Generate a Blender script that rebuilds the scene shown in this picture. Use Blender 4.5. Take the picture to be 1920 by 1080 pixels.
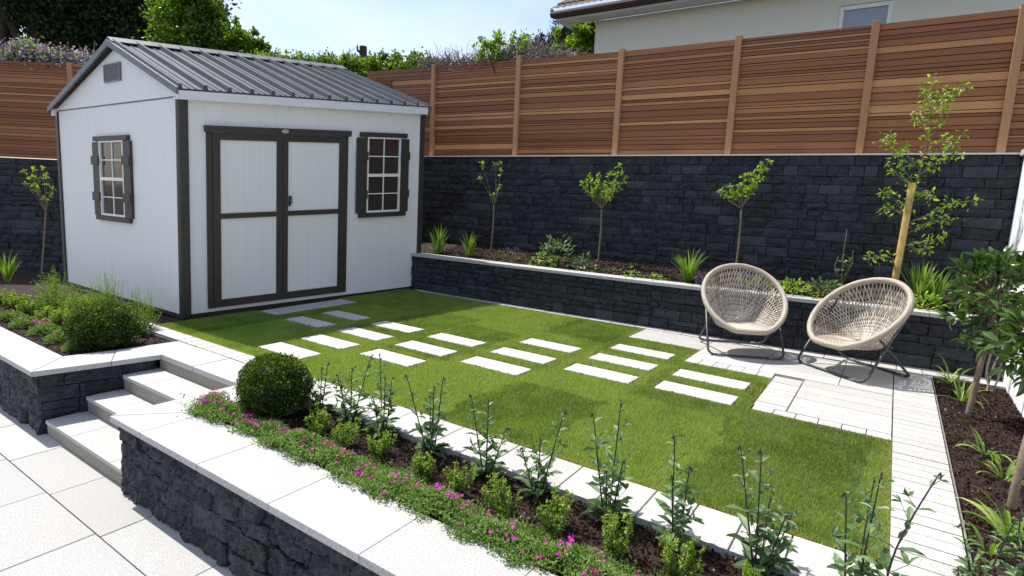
import bpy, math, random
import numpy as np
from mathutils import Matrix, Vector, noise as mn
R_ = math.radians
random.seed(7); rng = np.random.default_rng(7)
for o in list(bpy.data.objects): bpy.data.objects.remove(o)
scn = bpy.context.scene
COL = scn.collection

# ------------------------------------------------------------------ camera
EYE = np.array([0., 0., 1.4])
RC = np.array([[0.828008301753076, 0.5589087961295548, 0.044980104902034836],
               [0.12284496900189174, -0.10255017791980972, -0.9871132531779415],
               [-0.5470935622166565, 0.8228635479942141, -0.15357153239927768]])
FPX = 1065.81
cam = bpy.data.cameras.new('camera'); co = bpy.data.objects.new('camera', cam); COL.objects.link(co)
cam.sensor_width = 36; cam.lens = 36 * FPX / 1920; cam.clip_start = .05; cam.clip_end = 1000
m3 = Matrix((RC[0], -RC[1], -RC[2])).transposed()
co.matrix_world = Matrix.Translation(EYE) @ m3.to_4x4()
scn.camera = co
# ------------------------------------------------------------------ light
EL, AZ = R_(60), R_(4)          # the sun stands over the far left, a little behind the fence
sd = Vector((math.cos(EL) * math.cos(AZ), -math.cos(EL) * math.sin(AZ), -math.sin(EL)))
sl = bpy.data.lights.new('sun', 'SUN'); so = bpy.data.objects.new('sun', sl); COL.objects.link(so)
sl.energy = 4.8; sl.angle = R_(.5); sl.color = (1, .955, .88)
so.rotation_euler = sd.to_track_quat('-Z', 'Y').to_euler(); so.location = (-8, 2, 12)
w = bpy.data.worlds.new("World"); scn.world = w; w.use_nodes = True
nt = w.node_tree; bg = nt.nodes['Background']; sk = nt.nodes.new('ShaderNodeTexSky')
sk.sky_type = 'NISHITA'; sk.sun_disc = False; sk.sun_elevation = EL; sk.sun_rotation = math.atan2(-sd.x, -sd.y)
sk.air_density = 1.0; sk.dust_density = 1.2; sk.ozone_density = 1.0
tcw = nt.nodes.new('ShaderNodeTexCoord'); mpw = nt.nodes.new('ShaderNodeMapping'); mpw.inputs['Scale'].default_value = (1, 1, 3.2)
nzw = nt.nodes.new('ShaderNodeTexNoise'); nzw.inputs['Scale'].default_value = 1.6; nzw.inputs['Detail'].default_value = 6; nzw.inputs['Roughness'].default_value = .55
rpw = nt.nodes.new('ShaderNodeValToRGB'); rpw.color_ramp.elements[0].position = .46; rpw.color_ramp.elements[1].position = .8
rpw.color_ramp.elements[1].color = (.62, .62, .62, 1); rpw.color_ramp.elements[0].color = (.1, .1, .1, 1)
mxw = nt.nodes.new('ShaderNodeMix'); mxw.data_type = 'RGBA'; mxw.inputs[7].default_value = (6.6, 6.6, 6.7, 1)
L = nt.links
L.new(tcw.outputs['Generated'], mpw.inputs[0]); L.new(mpw.outputs[0], nzw.inputs['Vector']); L.new(nzw.outputs['Fac'], rpw.inputs[0])
L.new(rpw.outputs[0], mxw.inputs[0]); L.new(sk.outputs[0], mxw.inputs[6]); L.new(mxw.outputs[2], bg.inputs[0])
bg.inputs[1].default_value = .15
vs = scn.view_settings; vs.view_transform = 'Standard'; vs.look = 'None'; vs.gamma = 1; vs.exposure = .4
scn.render.engine = 'CYCLES'
try: scn.cycles.max_bounces = 8; scn.cycles.transparent_max_bounces = 8
except Exception: pass

# ------------------------------------------------------------------ picture -> place helpers (used only to find where things stand)
def ray(u, v): return RC.T @ np.array([(u - 960) / FPX, (v - 540) / FPX, 1.])
def gp(u, v, z=0.): d = ray(u, v); return EYE + d * (z - EYE[2]) / d[2]
def onY(u, v, Y): d = ray(u, v); return EYE + d * Y / d[1]
def onX(u, v, X): d = ray(u, v); return EYE + d * X / d[0]

# ------------------------------------------------------------------ materials
def new_mat(name):
    m = bpy.data.materials.new(name); m.use_nodes = True
    n = m.node_tree; return m, n, n.nodes['Principled BSDF']
def node(n, t, **k):
    x = n.nodes.new(t)
    for a, b in k.items():
        if a.startswith('i_'): x.inputs[a[2:].replace('_', ' ')].default_value = b
        else: setattr(x, a, b)
    return x
def coord(n, scale=(1, 1, 1), kind='Object'):
    tc = node(n, 'ShaderNodeTexCoord'); mp = node(n, 'ShaderNodeMapping'); mp.inputs['Scale'].default_value = scale
    n.links.new(tc.outputs[kind], mp.inputs[0]); return mp.outputs[0]
def nz(n, vec, scale, detail=4, rough=.55, dist=0):
    x = node(n, 'ShaderNodeTexNoise'); x.inputs['Scale'].default_value = scale; x.inputs['Detail'].default_value = detail
    x.inputs['Roughness'].default_value = rough; x.inputs['Distortion'].default_value = dist
    n.links.new(vec, x.inputs['Vector']); return x.outputs['Fac']
def ramp(n, fac, *stops):
    x = node(n, 'ShaderNodeValToRGB'); e = x.color_ramp.elements
    while len(e) < len(stops): e.new(.5)
    for i, (p, c) in enumerate(stops):
        e[i].position = p; e[i].color = (*c, 1) if len(c) == 3 else c
    n.links.new(fac, x.inputs[0]); return x.outputs[0]
def mix(n, f, a, b, bt='MIX'):
    x = node(n, 'ShaderNodeMix', data_type='RGBA', blend_type=bt)
    for i, s in ((0, f), (6, a), (7, b)):
        if hasattr(s, 'is_linked') or hasattr(s, 'links'): n.links.new(s, x.inputs[i])
        elif i == 0: x.inputs[0].default_value = s
        else: x.inputs[i].default_value = (*s, 1)
    return x.outputs[2]
def bump(n, b, h, strength=.5, dist=.01):
    x = node(n, 'ShaderNodeBump'); x.inputs['Strength'].default_value = strength; x.inputs['Distance'].default_value = dist
    n.links.new(h, x.inputs['Height']); n.links.new(x.outputs[0], b.inputs['Normal'])
def attr(n, name='tone'):
    x = node(n, 'ShaderNodeAttribute'); x.attribute_name = name; return x.outputs['Fac']

def granite(name, a, c, stain=(.52, .42, .3), stain_amt=.25, rough=.75):
    m, n, b = new_mat(name); v = coord(n)
    sp = ramp(n, nz(n, v, 150, 2, .7), (.3, tuple(x * .6 for x in a)), (.5, a), (.66, c))
    big = ramp(n, nz(n, v, 1.3, 5, .6), (.42, (0, 0, 0)), (.75, (stain_amt,) * 3))
    col = mix(n, big, sp, stain)
    t = attr(n); tt = ramp(n, t, (0, (.82, .81, .8)), (1, (1.08, 1.07, 1.05)))
    col = mix(n, 1.0, col, tt, 'MULTIPLY')
    n.links.new(col, b.inputs['Base Color']); b.inputs['Roughness'].default_value = rough
    bump(n, b, nz(n, v, 260, 3, .6), .25, .004); return m
def simple(name, c, rough=.6, metal=0, var=.12, scale=20, bumpy=0):
    m, n, b = new_mat(name); v = coord(n)
    col = ramp(n, nz(n, v, scale, 5), (.3, tuple(x * (1 - var) for x in c)), (.7, tuple(min(1, x * (1 + var)) for x in c)))
    n.links.new(col, b.inputs['Base Color']); b.inputs['Roughness'].default_value = rough; b.inputs['Metallic'].default_value = metal
    if bumpy: bump(n, b, nz(n, v, scale * 4, 4), bumpy, .005)
    return m
def leafy(name, dark, light, trans=.35, rough=.5, tip=None):
    m, n, b = new_mat(name)
    t = attr(n); c = ramp(n, t, (0, dark), (1, light)) if tip is None else ramp(n, t, (0, dark), (.75, light), (1, tip))
    n.links.new(c, b.inputs['Base Color']); b.inputs['Roughness'].default_value = rough
    b.inputs['Specular IOR Level'].default_value = .35
    tr = node(n, 'ShaderNodeBsdfTranslucent'); sc = mix(n, 1.0, c, (1.5, 1.6, .7), 'MULTIPLY'); n.links.new(sc, tr.inputs[0])
    mx = node(n, 'ShaderNodeMixShader'); mx.inputs[0].default_value = trans
    n.links.new(b.outputs[0], mx.inputs[1]); n.links.new(tr.outputs[0], mx.inputs[2])
    n.links.new(mx.outputs[0], n.nodes['Material Output'].inputs[0]); return m

MT = {}
MT['granite'] = granite('pale_granite', (.47, .465, .46), (.58, .575, .57), stain=(.4, .36, .29), stain_amt=.28)
MT['coping'] = granite('coping_granite', (.43, .43, .43), (.55, .55, .555), stain=(.4, .37, .32), stain_amt=.2)
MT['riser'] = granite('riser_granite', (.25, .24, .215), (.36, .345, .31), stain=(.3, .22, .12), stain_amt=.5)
MT['patio'] = granite('patio_granite', (.42, .42, .418), (.53, .53, .528), stain=(.43, .4, .35), stain_amt=.35)
MT['joint'] = simple('joint_mortar', (.2, .19, .175), .9)
MT['mulch'] = simple('mulch_soil', (.026, .0125, .008), .97, var=.5, scale=60, bumpy=.8)
m, n, b = new_mat('bark_chip'); c = ramp(n, attr(n), (0, (.012, .0055, .0035)), (.6, (.038, .018, .0115)), (.9, (.085, .045, .03)), (1, (.22, .17, .13)))
n.links.new(c, b.inputs['Base Color']); b.inputs['Roughness'].default_value = 1; b.inputs['Specular IOR Level'].default_value = .15; MT['chip'] = m
MT['soil'] = simple('lawn_soil', (.06, .07, .02), .95, var=.4, scale=15)
m, n, b = new_mat('slate'); v = coord(n); t = attr(n)
base = ramp(n, t, (0, (.006, .0072, .0105)), (.5, (.0155, .0185, .026)), (1, (.055, .063, .08)))
ve = coord(n, (1, 1, 2.2)); s1 = nz(n, ve, 7, 8, .75, 1.2)
col = mix(n, ramp(n, s1, (.46, (0, 0, 0)), (.68, (.75, .75, .75))), base, (.055, .063, .082))
s2 = nz(n, ve, 30, 6, .8, 2.0); col = mix(n, ramp(n, s2, (.56, (0, 0, 0)), (.68, (.5, .5, .5))), col, (.3, .31, .33))
n.links.new(col, b.inputs['Base Color']); b.inputs['Roughness'].default_value = .62; b.inputs['Specular IOR Level'].default_value = .35
bump(n, b, nz(n, ve, 22, 8, .75, .6), .7, .02); MT['slate'] = m
def wood(name, a, c, stretch):
    m, n, b = new_mat(name); v = coord(n, stretch)
    g = nz(n, v, 9, 6, .65, 1.0)
    t = attr(n); base = ramp(n, t, (0, tuple(x * .6 for x in a)), (.5, a), (1, c))
    col = mix(n, 1.0, base, ramp(n, g, (.3, (.8, .78, .76)), (.55, (1, 1, 1)), (.75, (1.07, 1.06, 1.05))), 'MULTIPLY')
    n.links.new(col, b.inputs['Base Color']); b.inputs['Roughness'].default_value = .6; bump(n, b, g, .3, .004); return m
MT['cedar'] = wood('cedar_slat', (.28, .1, .036), (.53, .255, .1), (.5, .5, 9))
MT['cedar_post'] = wood('cedar_post', (.36, .17, .075), (.54, .3, .14), (9, 9, .6))
MT['stake'] = simple('stake_wood', (.5, .35, .11), .8, var=.5, scale=9, bumpy=.3)
MT['bark'] = simple('young_bark', (.19, .14, .095), .8, var=.35, scale=40, bumpy=.4)
MT['darkbark'] = simple('old_bark', (.05, .038, .028), .9, var=.35, scale=12, bumpy=.4)
m, n, b = new_mat('shed_siding'); v = coord(n)
sx = node(n, 'ShaderNodeSeparateXYZ'); n.links.new(v, sx.inputs[0])
mm = node(n, 'ShaderNodeMath', operation='ADD'); n.links.new(sx.outputs[0], mm.inputs[0]); n.links.new(sx.outputs[1], mm.inputs[1])
fr = node(n, 'ShaderNodeMath', operation='PINGPONG'); fr.inputs[1].default_value = .101; n.links.new(mm.outputs[0], fr.inputs[0])
gr = ramp(n, fr.outputs[0], (0, (0, 0, 0)), (.012, (1, 1, 1)))
fine = nz(n, coord(n, (40, 40, 3)), 2.5, 4)
col = mix(n, ramp(n, fine, (.3, (0, 0, 0)), (.8, (.35, .35, .35))), (.84, .82, .81), (.79, .77, .765))
n.links.new(mix(n, 1.0, col, ramp(n, gr, (0, (.93, .93, .93)), (1, (1, 1, 1))), 'MULTIPLY'), b.inputs['Base Color'])
b.inputs['Roughness'].default_value = .6
ad = node(n, 'ShaderNodeMath', operation='MULTIPLY_ADD'); n.links.new(gr, ad.inputs[0]); ad.inputs[1].default_value = 1.; n.links.new(fine, ad.inputs[2])
bump(n, b, ad.outputs[0], .15, .002); MT['siding'] = m
MT['trim'] = simple('dark_trim', (.042, .034, .03), .5, var=.12, scale=30, bumpy=.15)
MT['white_trim'] = simple('white_trim', (.78, .78, .8), .45, var=.04)
MT['vinyl'] = simple('white_vinyl', (.82, .82, .82), .35, var=.02)
m, n, b = new_mat('ribbed_metal'); v = coord(n)
n.links.new(ramp(n, nz(n, v, 2.5, 5), (.3, (.07, .077, .09)), (.7, (.1, .108, .123))), b.inputs['Base Color'])
b.inputs['Metallic'].default_value = 0; b.inputs['Specular IOR Level'].default_value = .2; b.inputs['Roughness'].default_value = .55; MT['metal'] = m
MT['metal_trim'] = simple('metal_trim', (.13, .135, .145), .45, .4, var=.08)
m, n, b = new_mat('window_glass'); b.inputs['Base Color'].default_value = (.05, .036, .03, 1); b.inputs['Roughness'].default_value = .06
b.inputs['Specular IOR Level'].default_value = .35; MT['glass'] = m
MT['louvre'] = simple('louvre_grey', (.16, .16, .165), .5)
MT['black'] = simple('black_metal', (.03, .032, .034), .4, .3, var=.1)
MT['frame'] = simple('grey_tube', (.06, .065, .07), .38, .4, var=.1)
m, n, b = new_mat('wicker'); v = coord(n)
t = attr(n); base = ramp(n, t, (0, (.27, .215, .165)), (.5, (.45, .385, .315)), (1, (.63, .565, .49)))
col = mix(n, 1.0, base, ramp(n, nz(n, v, 120, 4), (.3, (.7, .7, .7)), (.7, (1.1, 1.1, 1.1))), 'MULTIPLY')
n.links.new(col, b.inputs['Base Color']); b.inputs['Roughness'].default_value = .6; bump(n, b, nz(n, v, 220, 3), .4, .003); MT['wicker'] = m
MT['render_white'] = simple('white_render', (.8, .82, .85), .8, var=.03, scale=6, bumpy=.1)
MT['stucco'] = simple('cream_stucco', (.74, .7, .6), .9, var=.06, scale=60, bumpy=.5)
MT['soffit'] = simple('white_soffit', (.7, .69, .7), .5, var=.03)
MT['fascia_brown'] = simple('brown_gutter', (.05, .025, .028), .35)
MT['tile'] = simple('roof_tile', (.11, .075, .065), .8, var=.35, scale=14, bumpy=.4)
MT['blue_roof'] = simple('pale_blue_roof', (.3, .36, .46), .5)
MT['ground'] = simple('rough_ground', (.05, .045, .03), .95, var=.3, scale=3)
MT['grass'] = leafy('grass_blade', (.085, .15, .018), (.32, .43, .1), .35, .6, tip=(.45, .38, .17))
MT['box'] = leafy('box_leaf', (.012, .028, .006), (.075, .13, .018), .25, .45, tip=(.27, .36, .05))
MT['lime'] = leafy('lime_leaf', (.07, .13, .02), (.25, .36, .05), .35, .42, tip=(.45, .5, .09))
MT['salvia'] = leafy('salvia_leaf', (.035, .075, .025), (.11, .19, .075), .25, .5, tip=(.24, .33, .18))
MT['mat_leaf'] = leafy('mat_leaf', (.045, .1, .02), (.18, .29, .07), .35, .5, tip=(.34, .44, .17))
MT['blade'] = leafy('strap_leaf', (.06, .12, .02), (.17, .29, .04), .35, .35, tip=(.38, .45, .12))
MT['bright'] = leafy('spring_leaf', (.09, .17, .02), (.26, .4, .04), .4, .4, tip=(.42, .52, .08))
MT['bay'] = leafy('bay_leaf', (.025, .055, .018), (.085, .15, .035), .2, .28, tip=(.17, .27, .05))
MT['hellebore'] = leafy('broad_leaf', (.04, .085, .025), (.12, .2, .06), .25, .4, tip=(.26, .34, .17))
MT['far_leaf'] = leafy('shaded_tree_leaf', (.008, .018, .004), (.035, .06, .008), .12, .6, tip=(.1, .14, .02))  # leaf colour darkened to put in the shade of the big crown
MT['hedge_leaf'] = leafy('hedge_leaf', (.035, .075, .01), (.17, .27, .025), .45, .4, tip=(.36, .46, .06))
MT['conifer'] = leafy('conifer_needle', (.012, .022, .012), (.035, .055, .02), .1, .6)
MT['seed'] = leafy('seed_head', (.07, .13, .015), (.24, .36, .05), .45, .5, tip=(.38, .42, .13))
MT['heather'] = leafy('heather_leaf', (.08, .05, .02), (.2, .16, .05), .3, .6, tip=(.22, .3, .08))
MT['magenta'] = leafy('magenta_petal', (.36, .008, .24), (.66, .03, .46), .3, .5)
MT['violet'] = leafy('violet_petal', (.09, .04, .35), (.3, .18, .7), .3, .5)
MT['mauve'] = leafy('mauve_petal', (.16, .1, .24), (.42, .32, .55), .3, .5)
MT['spike'] = simple('dark_flower_spike', (.085, .025, .05), .6, var=.4, scale=90)
MT['stem'] = simple('purple_black_stem', (.035, .024, .028), .5, var=.3, scale=60)
MT['greenstem'] = simple('green_stem', (.09, .14, .03), .6, var=.3, scale=60)
MT['twig'] = simple('dry_twig', (.2, .155, .14), .8, var=.4, scale=30)
MT['badge'] = simple('badge_silver', (.55, .52, .53), .35, .5, var=.05)

# ------------------------------------------------------------------ mesh helpers
class MB:
    """collects vertices, faces and a per-vertex tone, then becomes ONE mesh object"""
    def __init__(s): s.V = []; s.F = []; s.T = []; s.n = 0
    def add(s, V, F, tone=.5):
        V = np.asarray(V, float).reshape(-1, 3); k = len(V)
        s.V.append(V); s.F.append((F, s.n)); s.T.append(np.broadcast_to(np.asarray(tone, float), (k,)).copy()); s.n += k; return s
    def build(s, name, mat, parent=None, origin=None, smooth=False, kind=None, bevel=0, label=None):
        V = np.concatenate(s.V) if s.V else np.zeros((0, 3)); T = np.concatenate(s.T)
        org = np.zeros(3)
        if parent is not None:
            q = parent
            while q is not None: org = org + np.array(q.location); q = q.parent
        off = np.array(origin, float) if origin is not None else np.zeros(3)
        V = V - org - off
        lens = []; idx = []
        for F, o in s.F:
            if isinstance(F, np.ndarray):
                lens.append(np.full(len(F), F.shape[1], np.int32)); idx.append((F + o).ravel())
            else:
                lens.append(np.array([len(f) for f in F], np.int32)); idx.append(np.array([i for f in F for i in f], np.int64) + o)
        lens = np.concatenate(lens); idx = np.concatenate(idx).astype(np.int32)
        me = bpy.data.meshes.new(name)
        me.vertices.add(len(V)); me.vertices.foreach_set('co', V.ravel())
        me.loops.add(len(idx)); me.loops.foreach_set('vertex_index', idx)
        me.polygons.add(len(lens)); st = np.zeros(len(lens), np.int32); st[1:] = np.cumsum(lens)[:-1]
        me.polygons.foreach_set('loop_start', st)
        try: me.polygons.foreach_set('loop_total', lens)
        except Exception: pass
        a = me.attributes.new('tone', 'FLOAT', 'POINT'); a.data.foreach_set('value', T)
        me.update(calc_edges=True); me.validate()
        me.polygons.foreach_set('use_smooth', np.full(len(me.polygons), bool(smooth)))
        me.materials.append(MT[mat] if isinstance(mat, str) else mat)
        o = bpy.data.objects.new(name, me); COL.objects.link(o); o.location = off
        if parent is not None: o.parent = parent
        if kind: o['kind'] = kind
        if label: o['label'] = label
        if bevel:
            bv = o.modifiers.new('bevel', 'BEVEL'); bv.width = bevel; bv.segments = 2; bv.limit_method = 'ANGLE'
        return o
BF = [(0, 3, 2, 1), (4, 5, 6, 7), (0, 1, 5, 4), (1, 2, 6, 5), (2, 3, 7, 6), (3, 0, 4, 7)]
def boxv(x0, x1, y0, y1, z0, z1):
    return np.array([(x0, y0, z0), (x1, y0, z0), (x1, y1, z0), (x0, y1, z0), (x0, y0, z1), (x1, y0, z1), (x1, y1, z1), (x0, y1, z1)], float)
def box(mb, x0, x1, y0, y1, z0, z1, tone=.5, f=None):
    V = boxv(min(x0, x1), max(x0, x1), min(y0, y1), max(y0, y1), min(z0, z1), max(z0, z1))
    if f is not None: V = f(V)
    mb.add(V, BF, tone)
def slab(mb, poly, z0, z1, tone=.5):
    """prism of a plan polygon (counter-clockwise)"""
    k = len(poly); V = [(x, y, z0) for x, y in poly] + [(x, y, z1) for x, y in poly]
    F = [tuple(range(k, 2 * k)), tuple(reversed(range(k)))] + [(i, (i + 1) % k, k + (i + 1) % k, k + i) for i in range(k)]
    mb.add(V, F, tone)
def tube(mb, pts, rad, sides=6, tone=.5, cap=True, twist=0):
    pts = np.asarray(pts, float); k = len(pts)
    rad = np.broadcast_to(np.asarray(rad, float), (k,))
    d = np.gradient(pts, axis=0); d /= np.linalg.norm(d, axis=1)[:, None] + 1e-9
    up = np.array([0, 0, 1.]) if abs(d[0][2]) < .9 else np.array([1., 0, 0])
    V = []; s = np.cross(d[0], up); s /= np.linalg.norm(s)
    for i in range(k):
        s = s - d[i] * (s @ d[i]); s /= np.linalg.norm(s); t = np.cross(d[i], s)
        for j in range(sides):
            a = 2 * math.pi * j / sides + twist * i; V.append(pts[i] + rad[i] * (math.cos(a) * s + math.sin(a) * t))
    F = [(i * sides + j, i * sides + (j + 1) % sides, (i + 1) * sides + (j + 1) % sides, (i + 1) * sides + j) for i in range(k - 1) for j in range(sides)]
    if cap: F += [tuple(reversed(range(sides))), tuple((k - 1) * sides + j for j in range(sides))]
    mb.add(V, F, tone)
def smooth_path(pts, n=6):
    """Catmull-Rom through the points"""
    P = np.asarray(pts, float); P = np.vstack([2 * P[0] - P[1], P, 2 * P[-1] - P[-2]]); out = []
    for i in range(1, len(P) - 2):
        for t in np.linspace(0, 1, n, endpoint=False):
            a, b_, c_, d_ = P[i - 1], P[i], P[i + 1], P[i + 2]
            out.append(.5 * (2 * b_ + (c_ - a) * t + (2 * a - 5 * b_ + 4 * c_ - d_) * t * t + (3 * b_ - a - 3 * c_ + d_) * t ** 3))
    out.append(P[-2]); return np.array(out)
# leaf templates: x along, y across, z out of plane
T4 = (np.array([(0, 0, 0), (.5, -.5, .1), (1, 0, -.04), (.5, .5, .1)]), np.array([(0, 1, 2), (0, 2, 3)]))
T8 = (np.array([(0, 0, 0), (.5, 0, -.02), (1, 0, -.16), (.22, -.36, .05), (.58, -.5, .06), (.86, -.24, -.06), (.22, .36, .05), (.58, .5, .06), (.86, .24, -.06)]),
      np.array([(0, 3, 4), (0, 4, 1), (1, 4, 5), (1, 5, 2), (0, 7, 6), (0, 1, 7), (1, 8, 7), (1, 2, 8)]))
TB = (np.array([(0, -.5, 0), (0, .5, 0), (.35, -.5, .0), (.35, .5, .0), (.7, -.38, -.07), (.7, .38, -.07), (1, 0, -.2)]),
      np.array([(0, 2, 3), (0, 3, 1), (2, 4, 5), (2, 5, 3), (4, 6, 5)]))
TG = (np.array([(0, -.5, 0), (0, .5, 0), (1, 0, 0)]), np.array([(0, 1, 2)]))
def unit(a): return a / (np.linalg.norm(a, axis=-1, keepdims=True) + 1e-9)
def leaves(mb, P, D, N, Ln, W, tone, tpl=T4):
    P = np.atleast_2d(np.asarray(P, float)); D = np.atleast_2d(np.asarray(D, float)); k = max(len(P), len(D)) if len(P) else 0
    if k == 0: return
    P = np.broadcast_to(P, (k, 3)); D = unit(np.broadcast_to(D, (k, 3))); N = np.broadcast_to(np.asarray(N, float), (k, 3))
    S = unit(np.cross(N, D)); N2 = np.cross(D, S)
    Ln = np.broadcast_to(np.asarray(Ln, float), (k,)); W = np.broadcast_to(np.asarray(W, float), (k,))
    v, f = tpl; t = len(v)
    V = P[:, None] + Ln[:, None, None] * (v[None, :, 0:1] * D[:, None] + v[None, :, 2:3] * N2[:, None]) + W[:, None, None] * v[None, :, 1:2] * S[:, None]
    F = (f[None] + (np.arange(k) * t)[:, None, None]).reshape(-1, 3)
    mb.add(V.reshape(-1, 3), F, np.repeat(np.broadcast_to(np.asarray(tone, float), (k,)), t))
def rdir(k, up=0.): d = rng.normal(size=(k, 3)); d[:, 2] += up; return unit(d)
def straps(mb, base, n, L0, W0, spread=.5, tone=(.2, .9), droop=.6, seg=6):
    """arching strap leaves from one base"""
    base = np.asarray(base, float)
    for i in range(n):
        a = rng.uniform(0, 2 * math.pi); Ln = L0 * rng.uniform(.6, 1.1); sp = spread * rng.uniform(.2, 1.2)
        h = np.array([math.cos(a), math.sin(a), 0.]); p = base + h * rng.uniform(0, .03) + np.array([0, 0, -.01]); th = math.pi / 2 - sp
        pts = [p]; dr = droop * rng.uniform(.3, 1.3) * (.4 + sp)
        for k in range(seg):
            th -= dr * (k + 1) / seg * .6; p = p + (h * math.cos(th) + np.array([0, 0, math.sin(th)])) * Ln / seg; pts.append(p)
        pts = np.array(pts); s = np.array([-h[1], h[0], 0.]) ; tw = rng.uniform(-.4, .4); s = unit(s + h * tw)
        t = np.linspace(0, 1, seg + 1); wd = W0 * rng.uniform(.7, 1.1) * np.minimum(1, (1 - t) * 2.4 + .02) * (.7 + .3 * np.sin(t * 3.1)) / 2
        mid = pts - np.array([0, 0, 1]) * (wd * .35)[:, None]
        V = np.concatenate([pts - s * wd[:, None], mid, pts + s * wd[:, None]]); k1 = seg + 1
        F = [(j, j + 1, k1 + j + 1, k1 + j) for j in range(seg)] + [(k1 + j, k1 + j + 1, 2 * k1 + j + 1, 2 * k1 + j) for j in range(seg)]
        mb.add(V, F, rng.uniform(*tone))

def thing(name, loc, label, cat, group=None, rz=0):
    o = bpy.data.objects.new(name, None); COL.objects.link(o); o.location = loc; o.rotation_euler = (0, 0, rz); o.empty_display_size = .1
    return tag(o, label, cat, group)
def tag(o, label, cat, group=None):
    o['label'] = label; o['category'] = cat
    if group: o['group'] = group
    return o
def struct(o): o['kind'] = 'structure'; return o
ORD = ['first', 'second', 'third', 'fourth', 'fifth', 'sixth', 'seventh', 'eighth', 'ninth', 'tenth', 'eleventh', 'twelfth', 'thirteenth']

# ================================================================== LARGE STRUCTURE
def frac(p, sc, oct=4): return mn.fractal(Vector(p) * sc, .9, 2.1, oct)
# --- natural ground, far
PZ = -.5                                                   # level of the lower patio
mb = MB(); G = 60; xs = np.linspace(-1, 1, 25); xs = np.sign(xs) * np.abs(xs) ** 2.2 * 400
# one sheet with the sunken patio left under the slabs, flat and just below everything
V = [(x - 3, y + 4, PZ - .3) for y in xs for x in xs]; F = [(j * 25 + i, j * 25 + i + 1, (j + 1) * 25 + i + 1, (j + 1) * 25 + i) for j in range(24) for i in range(24)]
struct(mb.add(V, F).build('ground', 'ground'))
# --- lower patio: bed plus slabs on a .7 m by .29/.58 grid
mb = MB(); box(mb, -12, 3, -4, 1.52, PZ - .1, PZ - .022); struct(mb.build('patio_base', 'joint'))
mb = MB()
ys = [1.48, 1.145]; 
while ys[-1] > -3: ys.append(ys[-1] - .57)
for r in range(len(ys) - 1):
    x = -11.6 + (0 if r == 0 else 0)
    xo = -4.83 if r > 0 else -4.07
    k0 = int((xo + 11.6) / .71) + 1
    for k in range(-k0, 12):
        x0 = xo + k * .71
        box(mb, x0 + .003, x0 + .707, ys[r + 1] + .003, ys[r] - .003, PZ - .03, PZ + rng.uniform(-.001, .001), rng.uniform(.2, .9))
struct(mb.build('patio', 'patio', bevel=.003))

def stone_wall(mb, p0, p1, z0, z1, res=.04, courses=(.07, .16), lens=(.14, .42), depth=.02, rough=.012, jitter=1., batter=0, edge=.006, gap=.003):
    """split-faced slate cladding on the side to the LEFT-hand normal (-y for a wall running +x)"""
    p0 = np.array(p0, float); p1 = np.array(p1, float); d = p1 - p0; Lw = np.linalg.norm(d); d /= Lw; nrm = np.array([d[1], -d[0]])
    V = [(*(p0 - nrm * .03 * 1), z0), (*(p1 - nrm * .03), z0), (*(p1 - nrm * .03), z1), (*(p0 - nrm * .03), z1)]
    mb.add(V, [(0, 1, 2, 3)], .0)
    z = z0; 
    while z < z1 - .01:
        h = random.uniform(*courses)
        if z + h > z1 - .04: h = z1 - z
        u = -random.uniform(0, .2)
        while u < Lw:
            l = random.uniform(*lens) * (1.25 if h > .12 else 1)
            subs = [(z, z + h)]
            if h > .12 and random.random() < .3: mz = z + h * random.uniform(.4, .6); subs = [(z, mz), (mz, z + h)]
            a, b_ = max(u, 0), min(u + l, Lw)
            if b_ - a > .015:
                for (za, zb) in subs:
                    nu = max(2, int((b_ - a) / res)); nw = max(2, int((zb - za) / res))
                    off = random.uniform(-.3, 1) * depth * jitter; tl = random.uniform(-.25, .25); tw = random.uniform(-.3, .3)
                    tn = random.betavariate(2, 3.4) if random.random() > .05 else random.uniform(.6, .85)
                    g = gap; P = []
                    for i in range(nw + 1):
                        for j in range(nu + 1):
                            uu = a + g + (b_ - a - 2 * g) * j / nu; zz = za + g + (zb - za - 2 * g) * i / nw
                            e = min(j, nu - j, i, nw - i)
                            q = (p0[0] + d[0] * uu, p0[1] + d[1] * uu, zz)
                            nn = off + tl * (uu - (a + b_) / 2) * .25 + tw * (zz - (za + zb) / 2) * .35 + rough * 1.6 * frac(q, 9, 3) + rough * 1.0 * frac(q, 38, 3)
                            if e == 0: nn -= edge * random.uniform(.3, 1.4); uu += .004 * frac(q, 30, 1) ; zz += .005 * frac(q, 26, 2)
                            nn += batter * (z1 - zz)
                            P.append((p0[0] + d[0] * uu + nrm[0] * nn, p0[1] + d[1] * uu + nrm[1] * nn, zz))
                    F = [(i * (nu + 1) + j, i * (nu + 1) + j + 1, (i + 1) * (nu + 1) + j + 1, (i + 1) * (nu + 1) + j) for i in range(nw) for j in range(nu)]
                    # returns into the joint
                    k = len(P); ring = [j for j in range(nu + 1)] + [(i) * (nu + 1) + nu for i in range(1, nw + 1)] + [nw * (nu + 1) + j for j in range(nu - 1, -1, -1)] + [i * (nu + 1) for i in range(nw - 1, 0, -1)]
                    for r_ in ring:
                        x_, y_, z_ = P[r_]; base = np.array([x_, y_]); along = (base - p0) @ d; bb = p0 + d * along - nrm * .03; P.append((bb[0], bb[1], z_))
                    m_ = len(ring); F += [(ring[i], k + i, k + (i + 1) % m_, ring[(i + 1) % m_]) for i in range(m_)]
                    mb.add(P, F, tn)
            u += l
        z += h

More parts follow.
